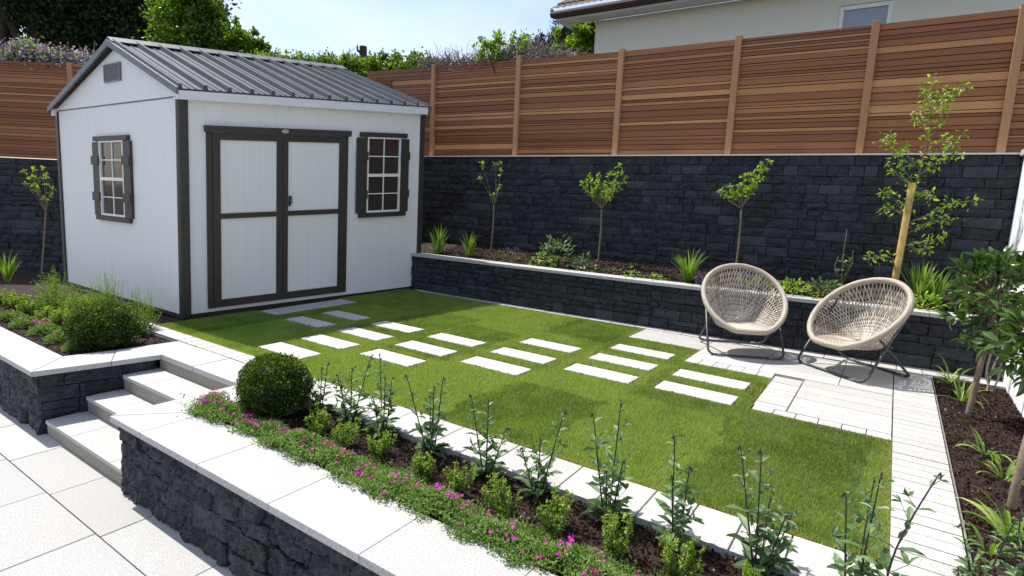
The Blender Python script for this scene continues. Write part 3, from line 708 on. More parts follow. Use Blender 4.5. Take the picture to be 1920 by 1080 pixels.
# double door: header, posts, two leaves
f = -.03
mb = MB(); V = boxv(.225, 2.06, f - .03, -.001, 1.925, 1.99); V[0, 0] += .012; V[3, 0] += .012; V[1, 0] -= .012; V[2, 0] -= .012
mb.add(SM(V), BF); hd = mb.build('door_header', 'trim', shed)
mb = MB(); ring = [(.5 * math.cos(a), .5 * math.sin(a)) for a in np.linspace(0, 2 * math.pi, 24, endpoint=False)]
V = [(1.115 + x * .09, f - .038, 1.957 + y * .042) for x, y in ring] + [(1.115 + x * .085, f - .029, 1.957 + y * .038) for x, y in ring]
mb.add(SM(V), [tuple(reversed(range(24)))] + [(i, (i + 1) % 24, 24 + (i + 1) % 24, 24 + i) for i in range(24)])
for yy, hw in ((.006, .022), (-.006, .028)): sbox(mb, 1.115 - hw, 1.115 + hw, f - .041, f - .0385, 1.957 + yy - .0015, 1.957 + yy + .0015)
mb.build('plaque', 'badge', hd)
for s0, s1 in ((.25, .3), (1.99, 2.035)):
    mb = MB(); sbox(mb, s0, s1, -.022, -.001, .075, 1.924); mb.build('door_post', 'trim', shed)
for s0, s1, i0, i1 in ((.304, 1.108, .385, 1.04), (1.114, 1.986, 1.18, 1.9)):
    mb = MB(); sbox(mb, s0 + .01, s1 - .01, -.012, -.001, .08, 1.91); lf = mb.build('door', 'siding', shed)
    mb = MB()
    for a in ((s0, i0, .078, 1.918), (i1, s1, .078, 1.918), (i0, i1, 1.85, 1.918), (i0, i1, 1.035, 1.09), (i0, i1, .078, .16)): sbox(mb, a[0], a[1], f, -.012, a[2], a[3])
    mb.build('door_frame', 'trim', lf)
mb = MB(); tube(mb, SM([(1.2, f - .01, 1.17), (1.2, f - .04, 1.18), (1.2, f - .045, 1.22), (1.2, f - .03, 1.25)]), .007, 6); sbox(mb, 1.188, 1.212, f - .006, f, 1.14, 1.26); mb.build('door_handle', 'black', lf)
# windows: (frame in a local (a,h) rectangle) on the front and on the left side
def window(place, a0, a1, h0, h1, sh, muntin_a):
    def pb(mb, x0, x1, q0, q1, z0, z1): mb.add(SM([place(*p) for p in boxv(x0, x1, q0, q1, z0, z1)]), BF if place(0, 0, 0)[0] == 0 and place(1, 0, 0)[0] == 1 else [tuple(reversed(f_)) for f_ in BF])
    mb = MB(); pb(mb, a0, a1, -.008, -.001, h0, h1); wn = mb.build('window', 'glass', shed)
    mb = MB(); w_ = .022; hm = (h0 + h1) / 2
    for r_ in ((a0, a0 + w_, h0, h1), (a1 - w_, a1, h0, h1), (a0 + w_, a1 - w_, h0, h0 + w_), (a0 + w_, a1 - w_, h1 - w_ * .8, h1), (a0 + w_, a1 - w_, hm - .02, hm + .016)): pb(mb, r_[0], r_[1], -.03, -.008, r_[2], r_[3])
    mb.build('window_frame', 'vinyl', wn)
    mb = MB(); am = (a0 + a1) / 2
    for z0_, z1_ in ((h0 + w_, hm - .02), (hm + .016, h1 - w_ * .8)):
        pb(mb, am - .007, am + .007, -.018, -.008, z0_, z1_); zc = (z0_ + z1_) / 2
        pb(mb, a0 + w_, am - .007, -.017, -.008, zc - .006, zc + .006); pb(mb, am + .007, a1 - w_, -.017, -.008, zc - .006, zc + .006)
    mb.build('muntin', 'vinyl', wn)
    for lo, hi, off in ((a0 - sh[0], a0 - .003, 0), (a1 + .003, a1 + sh[1], 0)):
        mb = MB(); pb(mb, lo, hi, -.03, -.001, h0 - .005, h1 - .01); s_ = mb.build('shutter', 'trim', shed)
        for zz in (h0 + .17, h1 - .27): mb = MB(); pb(mb, lo - .006, hi + .004, -.048, -.03, zz, zz + .1); mb.build('batten', 'trim', s_)
    for z0_, z1_, k_ in ((h1 + .002, h1 + .055, .012), (h0 - .06, h0 - .007, .0)):
        mb = MB(); pb(mb, a0 - sh[0] * .72, a1 + sh[1] * .72, -.04, -.001, z0_, z1_); mb.build('window_trim', 'trim', shed)
window(lambda a, q, h: (a, q, h), 2.343, 2.93, 1.03, 1.93, (.16, .16), 0)
window(lambda a, q, h: (q, a, h), 1.21, 1.83, 1.0, 1.86, (.17, .18), 0)
vent = MB(); a0, a1, h0, h1 = 1.21, 1.61, 2.50, 2.69
V = lambda x0, x1, q0, q1, z0, z1: vent.add(SM([(q, a, h) for a, q, h in boxv(x0, x1, q0, q1, z0, z1)]), [tuple(reversed(f_)) for f_ in BF])
V(a0, a1, -.022, -.013, h0, h1)
for r_ in ((a0, a0 + .02, h0, h1), (a1 - .02, a1, h0, h1), (a0 + .02, a1 - .02, h0, h0 + .015), (a0 + .02, a1 - .02, h1 - .015, h1)): V(r_[0], r_[1], -.034, -.022, r_[2], r_[3])
for i in range(9): V(a0 + .02, a1 - .02, -.032, -.022, h0 + .02 + i * .0175, h0 + .029 + i * .0175)
vent.build('gable_vent', 'louvre', shed)
# ================================================================== WICKER CHAIRS
def at(u, v, dep): return EYE + ray(u, v) * dep
def make_chair(loc, rz, label):
    t = thing('wicker_chair', loc, label, 'chair', 'wicker egg chairs on the paved terrace', rz)
    C = np.array([0, -.01, .535]); U = np.array([0, .76, .65]); Xh = np.array([1., 0, 0]); Nn = np.array([0, -.65, .76])
    A, B, DPT = .385, .44, .31
    zs = C[2] - .65 * B + .02
    def S0(r, th):
        r = np.asarray(r, float); th = np.asarray(th, float); eg = 1 + .04 * np.sin(th)
        p = C + (r * A * eg * np.cos(th))[..., None] * Xh + (r * B * np.sin(th) - (1 - r) * .17)[..., None] * U
        return p - (DPT * (1 - r ** 3.0))[..., None] * Nn
    def S(r, th):
        p = S0(r, th); p[..., 2] = np.maximum(p[..., 2], zs - .02 * (p[..., 1] + .34)); return p
    rr_ = np.linspace(0, 1, 201); ths = np.linspace(0, 2 * math.pi, 361)
    RB = []
    for a_ in ths:
        p_ = S0(rr_, np.full(201, a_)); lo = np.nonzero(p_[:, 2] < zs - .02 * (p_[:, 1] + .34))[0]; RB.append(rr_[lo[-1]] if len(lo) else .05)
    rb = lambda th: np.interp(np.mod(th, 2 * math.pi), ths, RB)
    def bld(mb, name, mat, **k):
        o = mb.build(name, mat, None, **k); o.parent = t; return o
    shell = MB(); n = 74; K = 17
    for sgn in (1, -1):
        for i in range(n):
            tt = np.linspace(0, 1, K); th = 2 * math.pi * i / n + sgn * .55 * tt + (math.pi / n if sgn > 0 else 0); b0_ = rb(th)
            if 1 - b0_[0] < .04 and 1 - b0_[-1] < .04: continue
            rr = b0_ - .01 + (.985 - b0_ + .01) * tt
            p = S(rr, th); tn = unit(np.gradient(p, axis=0)); cr = unit(np.cross(tn, p - C)); nr = unit(np.cross(cr, tn))
            p = p + nr * (.003 * sgn * np.cos(np.arange(K) * math.pi)[:, None]); hw, ht = .0052, .002
            V = np.concatenate([p - cr * hw - nr * ht, p + cr * hw - nr * ht, p + cr * hw + nr * ht, p - cr * hw + nr * ht]); k = K
            F = [(a * k + j, ((a + 1) % 4) * k + j, ((a + 1) % 4) * k + j + 1, a * k + j + 1) for a in range(4) for j in range(k - 1)]
            shell.add(V, F, rng.uniform(.05, .95))
    bld(shell, 'woven_shell', 'wicker')
    seat = MB(); nr_, nt_ = 34, 120; V = []; T = []
    for j in range(nr_):
        for i in range(nt_):
            th = 2 * math.pi * i / nt_; r = .02 + (float(rb(th)) - .02) * j / (nr_ - 1)
            p = S(np.array(r), np.array(th)) + np.array([0, 0, .003]) * (1 if (i + j) % 2 else -1); V.append(p); T.append(.25 + .5 * ((i + j) % 2) + random.uniform(-.15, .2))
    V.append(S(np.array(0.), np.array(0.))); T.append(.5)
    F = [(j * nt_ + i, j * nt_ + (i + 1) % nt_, (j + 1) * nt_ + (i + 1) % nt_, (j + 1) * nt_ + i) for j in range(nr_ - 1) for i in range(nt_)] + [(nr_ * nt_, (i + 1) % nt_, i) for i in range(nt_)]
    seat.add(V, F, np.array(T)); so_ = bld(seat, 'seat', 'wicker')
    sm_ = so_.modifiers.new('thick', 'SOLIDIFY'); sm_.thickness = .012
    rim = MB(); n1, n2 = 420, 12; V = []; T = []
    for i in range(n1):
        th = 2 * math.pi * i / n1; p = S(np.array(1.), np.array(th)); q = S(np.array(1.), np.array(th + .01)); d = unit(q - p); o1 = unit(p - C); o1 = unit(o1 - d * (o1 @ d)); o2 = np.cross(d, o1)
        for j in range(n2):
            ph = 2 * math.pi * j / n2; br = math.sin(2 * ph + th * 75) * math.sin(3 * ph - th * 60); r = .025 * (1 + .09 * br)
            V.append(p + r * (math.cos(ph) * o1 + 1.15 * math.sin(ph) * o2)); T.append(.45 + .45 * br)
    F = [(i * n2 + j, i * n2 + (j + 1) % n2, ((i + 1) % n1) * n2 + (j + 1) % n2, ((i + 1) % n1) * n2 + j) for i in range(n1) for j in range(n2)]
    rim.add(V, F, np.array(T)); bld(rim, 'braided_rim', 'wicker', smooth=True)
    def bent(pts, r=.0115):
        out = []; P = np.array(pts, float)
        for i in range(len(P)):
            if i in (0, len(P) - 1): out.append(P[i]); continue
            a, b_ = unit(P[i - 1] - P[i]), unit(P[i + 1] - P[i]); rr = .07
            for s in np.linspace(0, 1, 7): out.append((1 - s) ** 2 * (P[i] + a * rr) + 2 * s * (1 - s) * P[i] + s * s * (P[i] + b_ * rr))
        mb = MB(); tube(mb, out, r, 8); return mb
    bld(bent([(-.345, .20, .66), (-.35, -.27, .0125), (.35, -.27, .0125), (.345, .20, .66)]), 'frame_tube', 'frame', smooth=True)
    bld(bent([(-.325, -.16, .40), (-.325, .33, .0125), (.325, .33, .0125), (.325, -.16, .40)]), 'frame_tube', 'frame', smooth=True)
    for sx in (-1, 1):
        mb = MB(); tube(mb, [(sx * .35, -.005, .305), (sx * .325, -.005, .305)], .014, 8); bld(mb, 'pivot', 'black')
        for yy in (-.27, .33):
            mb = MB(); tube(mb, [(sx * .27, yy, .0145), (sx * .21, yy, .0145)], .0142, 8); bld(mb, 'foot_sleeve', 'louvre', smooth=True)
    return t
make_chair((-1.165, 5.9, .006), R_(27), 'woven wicker egg chair nearer the middle of the low slate wall, facing the lawn')
make_chair((-.19, 5.88, .006), R_(-36), 'woven wicker egg chair nearest the right-hand soil bed, turned towards the shed')

# ================================================================== PLANTS IN THE NEAR BED
def depth_of(p): return (RC @ (np.asarray(p) - EYE))[2]
def ball(loc, rx, rz_, label, mat='box', n=9000, lf=.017, cat='shrub', group=None, name='box_ball', lump=.06, flat=0):
    t = thing(name, loc, label, cat, group); loc = np.array(loc)
    core = MB(); nt_, np2 = 20, 12
    V = []; 
    for j in range(np2 + 1):
        for i in range(nt_):
            a = 2 * math.pi * i / nt_; e = -math.pi / 2 + math.pi * j / np2; V.append(loc + np.array([rx * .8 * math.cos(e) * math.cos(a), rx * .8 * math.cos(e) * math.sin(a), rz_ + rz_ * .8 * math.sin(e)]))
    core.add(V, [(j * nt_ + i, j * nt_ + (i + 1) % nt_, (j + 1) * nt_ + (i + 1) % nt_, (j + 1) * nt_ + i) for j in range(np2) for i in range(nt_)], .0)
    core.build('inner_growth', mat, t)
    d = rdir(n, .15); r = rng.uniform(.84, 1.03, n); bumps = np.array([1 + lump * frac(q, 2.8, 3) for q in d])
    P = loc + np.stack([d[:, 0] * rx * r * bumps, d[:, 1] * rx * r * bumps, rz_ + d[:, 2] * rz_ * r * bumps], 1)
    k = P[:, 2] > loc[2] - .0; P, d, r = P[k], d[k], r[k]; n = len(P)
    ol = unit(d + rdir(n) * .8 + [0, 0, .25]); tn = np.clip((r - .84) * 3.2 * rng.uniform(.2, 1.2, n) + rng.uniform(0, .3, n) + .35 * np.clip(d[:, 2] + .1, 0, 1) * rng.uniform(0, 1, n), 0, 1)  # shade put into leaf tone: darker inside and below, lighter on top
    mb = MB(); ks = rng.integers(0, n, 60)
    for k_ in ks: leaves(mb, P[k_] + d[k_] * np.linspace(0, .028, 5)[:, None], rdir(5) + d[k_], rdir(5), lf, lf * .55, rng.uniform(.5, 1, 5), T4)
    leaves(mb, P, ol, rdir(n) + d, rng.uniform(.7, 1.2, n) * lf, rng.uniform(.55, .7, n) * lf, tn, T4); mb.build('foliage', mat, t)
    return t
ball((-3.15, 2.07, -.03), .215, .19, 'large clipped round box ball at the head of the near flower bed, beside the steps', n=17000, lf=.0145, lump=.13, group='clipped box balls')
def bushlet(loc, r, h, label, group, mat='lime', seed=0, lf=.018, name='box_bush', ns=24):
    t = thing(name, loc, label, 'shrub', group); loc = np.array(loc); st = MB(); lv = MB()
    for i in range(ns):
        a = rng.uniform(0, 2 * math.pi); q = rng.uniform(0, 1) ** .6; lean_ = r * q
        top = loc + np.array([math.cos(a) * lean_, math.sin(a) * lean_, h * rng.uniform(.55, 1.08) * (1 - .25 * q)])
        p0 = loc + np.array([math.cos(a), math.sin(a), 0]) * r * .2 * q + [0, 0, -.01]; pts = smooth_path([p0, (p0 * .5 + top * .5) + rdir(1)[0] * .008 + [math.cos(a) * r * .15, math.sin(a) * r * .15, 0], top], 4)
        tube(st, pts, np.linspace(.0022, .001, len(pts)), 3, .4)
        m_ = 34; tt = rng.uniform(.12, 1, m_) ** .8; idx = np.clip((tt * (len(pts) - 1)).astype(int), 0, len(pts) - 1); P = pts[idx] + rdir(m_) * .005
        D = rdir(m_) + np.array([0, 0, .45]); tn = np.clip(tt * .9 + rng.uniform(-.2, .3, m_) - .2, 0, 1)
        leaves(lv, P, D, rdir(m_, .8), lf * rng.uniform(.6, 1.1, m_), lf * rng.uniform(.45, .6, m_), tn, T4)
    st.build('stems', 'greenstem', t); lv.build('foliage', mat, t); return t
BOX = [(595, 808, 62), (650, 832, 66), (715, 852, 60), (797, 887, 62), (862, 917, 72), (937, 957, 90), (1042, 995, 100), (1156, 1040, 100), (1272, 1085, 105), (1400, 1125, 85)]
for i, (u, v, hp) in enumerate(BOX):
    p = gp(u, v, -.02); dep = (RC @ (p - EYE))[2]; h = hp / FPX * dep * .98
    bushlet((p[0], p[1], -.03), h * (.38 if i in (6, 7) else .46), h, ORD[i] + ' small lime-tipped box bush counting along the row from the clipped box ball', 'row of small box bushes in the near bed', ns=26 if i > 4 else 22)
def salvia(loc, h, label, group, nst=3, seed=1, lean=(0, 0)):
    t = thing('salvia', loc, label, 'plant', group); loc = np.array(loc); lv = MB()
    for s in range(nst):
        a = 2 * math.pi * (s + rng.uniform(-.2, .2)) / nst + seed; sp = rng.uniform(.01, .13); hh = h * (rng.uniform(.92, 1.06) if s == 0 else rng.uniform(.5, .95))
        p0 = loc + np.array([math.cos(a), math.sin(a), 0]) * .018; p1 = p0 + np.array([math.cos(a) * sp * .5, math.sin(a) * sp * .5, hh * .5]); p2 = p0 + np.array([math.cos(a) * sp + lean[0] * hh, math.sin(a) * sp + lean[1] * hh, hh])
        tip = p2 + np.array([math.cos(a) * .012, math.sin(a) * .012, -.004])
        pts = smooth_path([p0, p1, p2, tip], 6); mb = MB(); tube(mb, pts, np.linspace(.0042, .0017, len(pts)), 6); mb.build('stem', 'stem', t, smooth=True)
        sk_ = MB(); k0 = int(len(pts) * .80); tube(sk_, pts[k0:], np.linspace(.002, .0042, len(pts) - k0), 6)
        for q in pts[k0:]:
            for _ in range(4): leaves(sk_, [q], rdir(1, .6), rdir(1), .008, .005, .5)
        sk_.build('flower_spike', 'spike', t)
        nn = 7; ph = rng.uniform(0, 3)
        for k in range(nn):
            f_ = .07 + .58 * k / (nn - 1) ; q = pts[int(f_ * (len(pts) - 1))]; ph += math.pi / 2 + rng.uniform(-.3, .3); sz = (.112 * (1 - f_) ** 1.1 + .012) * (h / .5) ** .6
            for sd_ in (0, math.pi):
                d = np.array([math.cos(ph + sd_), math.sin(ph + sd_), rng.uniform(.1, .75)]); leaves(lv, [q], d, [rng.uniform(-.2, .2), rng.uniform(-.2, .2), 1], sz * rng.uniform(.75, 1.15), sz * .36, rng.uniform(.1, 1), T8)
            if k > 0 and rng.uniform() < .75:        # side shoots
                d = unit(np.array([math.cos(ph + .8), math.sin(ph + .8), 1.2])); q2 = q + d * sz * .9
                leaves(lv, [q2] * 3, rdir(3, .8), rdir(3, 1), sz * .5, sz * .22, rng.uniform(.3, 1, 3), T8); tube(lv, [q, q2], .0012, 3, .3)
    m_ = 12
    ang = rng.uniform(0, 2 * math.pi, m_); D = np.stack([np.cos(ang), np.sin(ang), rng.uniform(.1, 1.0, m_)], 1)
    leaves(lv, loc + D * .012 + [0, 0, .012], D, np.stack([-np.cos(ang) * .3, -np.sin(ang) * .3, np.ones(m_)], 1), rng.uniform(.05, .12, m_), rng.uniform(.026, .046, m_), rng.uniform(.1, .85, m_), T8)
    lv.build('foliage', 'salvia', t); return t
SAL = [(598, 742, 95, 3), (655, 778, 118, 4), (718, 792, 140, 4), (808, 838, 148, 4), (912, 872, 155, 3), (1008, 902, 165, 3), (1140, 965, 200, 4), (1268, 1005, 200, 3), (1425, 1062, 245, 5), (1600, 1110, 270, 3), (1640, 1130, 290, 1)]
for i, (u, v, hp, ns) in enumerate(SAL):
    p = gp(u, v, -.02); p[1] = min(p[1], 2.27); p[0] = float(onY(u, v, p[1])[0]); dep = depth_of(p); h = hp / FPX * dep * 1.04
    salvia((p[0], p[1], -.03), h, ORD[i] + ' dark-stemmed salvia counting along the paving edge from the box ball', 'dark-stemmed salvias in the near bed', ns, i * 1.3, (0.1, 0) if i == 10 else (0, 0))
# flowering mat along the coping
def matplant(mb, fl, fn, n, gen, lf=.016, hmax=.075, nfl=60, flw='cluster'):
    P = gen(n); k = len(P); hh = rng.uniform(0, 1, k) ** .6
    base = P.copy(); P[:, 2] += hh * hmax * fn(P) * (.55 + .9 * vnoise(P[:, 0] + 9, P[:, 1] * 1.5, 7, 31))
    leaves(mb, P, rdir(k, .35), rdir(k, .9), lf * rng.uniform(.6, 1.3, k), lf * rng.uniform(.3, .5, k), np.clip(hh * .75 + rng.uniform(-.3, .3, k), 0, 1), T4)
    Q = gen(nfl); Q[:, 2] += hmax * fn(Q) * rng.uniform(.85, 1.25, len(Q)) + .004
    for q in Q:
        m_ = rng.integers(2, 7); c = q + rng.normal(size=(m_, 3)) * [.012, .012, .007]
        for cc in c:
            nn = unit(rng.normal(size=3) * .5 + [0, -.25, 1]); a0 = rng.uniform(0, 6); s = unit(np.cross(nn, [1, .3, 0])); r = np.cross(nn, s)
            for j in range(4):
                a = a0 + j * math.pi / 2; leaves(fl, [cc], s * math.cos(a) + r * math.sin(a) + nn * .15, nn, .0082, .0075, rng.uniform(0, 1))
lm = MB(); lf_ = MB()
wob = lambda x: .02 * np.sin(x * 9) + .02 * np.sin(x * 23 + 1) + .012 * np.sin(x * 51)
def gen_near(n):
    x = rng.uniform(-3.5, .9, n); c = 1.83; wdt = .088 + wob(x)
    y = c + wdt * rng.normal(size=n) * .75 + .02 * (x > -3.3); y = np.clip(y, 1.72 - .035 * np.abs(np.sin(x * 11 + np.sin(x * 4))) + rng.uniform(0, .05, n), 2.05)
    return np.stack([x, y, np.full(n, -.02) + (y < 1.76) * .02], 1)
humps = lambda P: np.clip(1 - np.abs(P[:, 1] - 1.83) / .2, .25, 1) * (.75 + .35 * np.sin(P[:, 0] * 13) * np.sin(P[:, 0] * 5.3))
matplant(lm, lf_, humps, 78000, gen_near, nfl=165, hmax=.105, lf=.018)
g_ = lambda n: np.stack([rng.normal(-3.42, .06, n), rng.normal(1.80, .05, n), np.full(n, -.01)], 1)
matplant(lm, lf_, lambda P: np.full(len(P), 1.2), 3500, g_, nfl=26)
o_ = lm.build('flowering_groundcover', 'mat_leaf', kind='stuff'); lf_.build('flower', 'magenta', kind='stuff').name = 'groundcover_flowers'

# ================================================================== LEFT PLANTER
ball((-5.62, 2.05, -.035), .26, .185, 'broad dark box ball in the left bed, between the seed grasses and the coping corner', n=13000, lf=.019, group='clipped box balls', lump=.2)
for i, (u, v, s) in enumerate(((118, 612, .15), (92, 600, .13), (62, 588, .14), (32, 575, .13), (8, 566, .13), (-25, 552, .13))):
    p = gp(u, v, -.02); bushlet((p[0], p[1] + .0, -.035), s * 1.0, s * 1.35, ORD[i] + ' low bush in the left bed counting away from the broad box ball', 'row of low bushes in the left bed', 'lime', lf=.028, ns=34)
def seedgrass(loc, h, r, n, label, mat='seed'):
    t = thing('seed_grass', loc, label, 'plant', 'feathery seed grasses beside the shed'); loc = np.array(loc); mb = MB(); lv = MB()
    for i in range(n):
        a = rng.uniform(0, 2 * math.pi); q = rng.uniform(0, 1) ** .7; hh = h * rng.uniform(.45, 1.05) * (1 - .3 * q)
        p0 = loc + np.array([math.cos(a), math.sin(a), 0]) * r * .45 * q; p2 = p0 + np.array([math.cos(a) * r * .7 * q, math.sin(a) * r * .7 * q, hh]) + rng.normal(size=3) * .01
        pts = smooth_path([p0, p0 * .45 + p2 * .55 + [0, 0, hh * .04], p2], 5); tube(mb, pts, np.linspace(.0022, .0009, len(pts)), 3, rng.uniform(.2, .8), cap=False)
        m_ = 16; tt = rng.uniform(.45, 1, m_); P = pts[np.clip((tt * (len(pts) - 1)).astype(int), 0, len(pts) - 1)]
        br = rdir(m_, .9) * rng.uniform(.01, .05, m_)[:, None]; Q = P + br
        leaves(lv, Q, rdir(m_, .4), rdir(m_), .014, .007, rng.uniform(.3, 1, m_)); leaves(mb, P, br, rdir(m_), np.linalg.norm(br, axis=1), .0016, .5, TG)
        m2 = 9; tt = rng.uniform(0., .6, m2); P = pts[np.clip((tt * (len(pts) - 1)).astype(int), 0, len(pts) - 1)]
        leaves(lv, P, rdir(m2, .8), rdir(m2), rng.uniform(.04, .08, m2), .008, rng.uniform(0, .6, m2), TG)
    mb.build('stems', mat, t); lv.build('seed_heads', mat, t); return t
for (u, v, h, r, n, l) in ((262, 622, .50, .17, 55, 'feathery seed grass nearest the shed door corner, behind the box ball'), (205, 612, .62, .17, 75, 'tallest bright green seed grass in front of the shed side wall'),
                           (150, 603, .46, .2, 80, 'lower darker seed grass between the tallest one and the shed back corner'), (100, 590, .55, .18, 75, 'seed grass in front of the rear left corner of the shed')):
    p = gp(u, v, -.03); q_ = seedgrass((p[0], max(p[1], 2.25), -.035), h, r, n, l)
def clump(loc, r, h, n, label, mat, lf, name='leafy_plant', cat='plant', group=None, fl=None, nfl=0, flmat=None, tpl=T8, asp=.5, up=.35):
    t = thing(name, loc, label, cat, group); loc = np.array(loc)
    q = rdir(n, .3); q[:, 2] = np.abs(q[:, 2]); rr = rng.uniform(.35, 1, n) ** .6
    P = loc + q * rr[:, None] * [r, r, h]; mb = MB()
    leaves(mb, P, unit(q + rdir(n) * .6 + [0, 0, up * .3]), rdir(n, 1.6) + [0, 0, .8], lf * rng.uniform(.6, 1.2, n), lf * asp * rng.uniform(.8, 1.2, n), np.clip(rr * .6 + rng.uniform(-.3, .4, n), 0, 1), tpl)
    for i in range(max(4, n // 14)): tube(mb, [loc, loc + q[i] * [r * .7, r * .7, h * .7]], .002, 3, .2)
    mb.build('foliage', mat, t)
    if nfl:
        f2 = MB(); a = rng.uniform(0, 2 * math.pi, nfl); rr = rng.uniform(0, 1, nfl) ** .5 * r; Pf = loc + np.stack([np.cos(a) * rr, np.sin(a) * rr, h * rng.uniform(.8, 1.35, nfl)], 1)
        for c in Pf:
            for j in range(5): leaves(f2, [c], [math.cos(j * 1.256), math.sin(j * 1.256), .2], [0, 0, 1], fl, fl * .85, rng.uniform(0, 1))
            tube(f2, [c, [c[0], c[1], loc[2]]], .0008, 3, 0)
        f2.build('flower', flmat, t)
    return t
GC = [(132, 655, .115, 'pale green cushion plant at the inner corner of the left coping'), (100, 640, .13, 'feathery cushion plant second from the left coping corner'), (68, 626, .13, 'cushion plant between the magenta patch and the left coping'),
      (34, 612, .13, 'cushion plant fourth from the left coping corner'), (4, 600, .13, 'cushion plant at the left picture edge by the coping')]
for i, (u, v, r, l) in enumerate(GC):
    p = gp(u, v, -.02); clump((p[0], p[1] + .06, -.03), r, r * .75, 900, l, 'mat_leaf', .022, 'cushion_plant', group='cushion plants along the left coping', tpl=T4, asp=.35, fl=.008, nfl=(0, 6, 4, 10, 8)[i], flmat='magenta')
p = gp(82, 612, -.02); clump((p[0], p[1] + .05, -.03), .13, .05, 260, 'low magenta-flowered patch in the left bed beside the box bushes', 'mat_leaf', .02, 'magenta_phlox', fl=.011, nfl=150, flmat='magenta', tpl=T4)
p = gp(278, 628, -.03); clump((p[0] - .05, p[1], -.035), .1, .1, 60, 'small broad-leaved plant at the bare corner of the left bed', 'hellebore', .06)

# ================================================================== BACK BED
def zb(y): return BZ(0, y) + .0
def bedpt(u, v, Y): p = onY(u, v, Y); return np.array([p[0], Y, zb(Y)])
def depth_of(p): return (RC @ (np.asarray(p) - EYE))[2]
def stand(u, v, Y, tops, name, label, group, fork, mat='bright', lf=.06, cr=(0, 0), stake=False, z0=None, n_ros=22, yj=.12):
    """standard tree: thin stem to the fork, then shoots to the picked tips with leaf rosettes"""
    b0 = onY(u, v, Y); b0[2] = b0[2] if z0 is None else z0
    t = thing(name, b0, label, 'tree', group); f_ = onY(fork[0], fork[1], Y); tr = MB()
    pts = smooth_path([b0 - [0, 0, .03], b0 * .5 + f_ * .5 + [.012, 0, 0], f_], 5); tube(tr, pts, np.linspace(.014, .010, len(pts)), 7)
    lv = MB()
    for (a, b_) in tops:
        e_ = onY(a, b_, Y + rng.uniform(-yj, yj)); mid = f_ * .5 + e_ * .5 + rdir(1)[0] * .02; br = smooth_path([f_, mid, e_], 5); tube(tr, br, np.linspace(.006, .0022, len(br)), 5)
        for q in [br[-1]] + [br[int(len(br) * k)] for k in (.75, .55)] * (n_ros > 16):
            m_ = rng.integers(6, 11); D = rdir(m_, .5); leaves(lv, q + D * .008, D, rdir(m_, 1.2), lf * rng.uniform(.6, 1.1, m_), lf * .42, rng.uniform(.1, 1, m_), T8)
            # side twig with a second rosette
            if rng.uniform() < .7:
                e2 = q + rdir(1, .3)[0] * rng.uniform(.04, .09); tube(tr, [q, e2], .0018, 4); m_ = 6; D = rdir(m_, .5); leaves(lv, e2 + D * .005, D, rdir(m_, 1.2), lf * .8 * rng.uniform(.6, 1.1, m_), lf * .34, rng.uniform(.2, 1, m_), T8)
    tr.build('trunk', 'bark', t, smooth=True); lv.build('crown', mat, t); return t
G_ = 'young standard trees against the dark wall'
stand(920, 476, 7.1, [(905, 312), (930, 308), (900, 335), (936, 350), (925, 365), (938, 330)], 'young_tree', 'smallest sparse young tree in the back bed, nearest the shed door side', G_, (926, 385), z0=.58, n_ros=10)
stand(1121, 492, 7.1, [(1092, 345), (1105, 335), (1120, 330), (1130, 345), (1142, 330), (1160, 312), (1170, 335), (1112, 355), (1150, 350), (1135, 362)], 'young_tree', 'round-headed young tree in the middle of the back bed', G_, (1128, 392), z0=.58)
stand(1379, 502, 7.1, [(1352, 358), (1368, 352), (1385, 345), (1395, 332), (1412, 325), (1432, 308), (1442, 302), (1380, 365), (1400, 355), (1415, 345)], 'young_tree', 'young tree with swept crown rising behind the left wicker chair', G_, (1390, 392), z0=.58)
q_ = on_line(80, 430); Yl = None
def stand_left():
    dep = 9.6; base = at(78, 512, dep); t = thing('young_tree', base, 'sparse young tree in front of the far-left slate wall, left of the shed', 'tree', G_); tr = MB(); lv = MB()
    path = [at(78, 512, dep), at(82, 455, dep), at(86, 398, dep)]; tube(tr, smooth_path(path, 5), .014, 6)
    for a, b_ in ((45, 320), (65, 318), (82, 316), (50, 345), (68, 352), (88, 330), (98, 355), (85, 372), (60, 332)):
        e_ = at(a, b_, dep + rng.uniform(-.15, .15)); br = smooth_path([path[-1], path[-1] * .5 + e_ * .5 + [0, 0, .02], e_], 4); tube(tr, br, .005, 4)
        for q in (br[-1], br[int(len(br) * .7)]): m_ = 7; D = rdir(m_, .5); leaves(lv, q, D, rdir(m_, 1), .075 * rng.uniform(.6, 1.1, m_), .034, rng.uniform(.3, 1, m_), T8)
    tr.build('trunk', 'bark', t); lv.build('crown', 'bright', t)
stand_left()
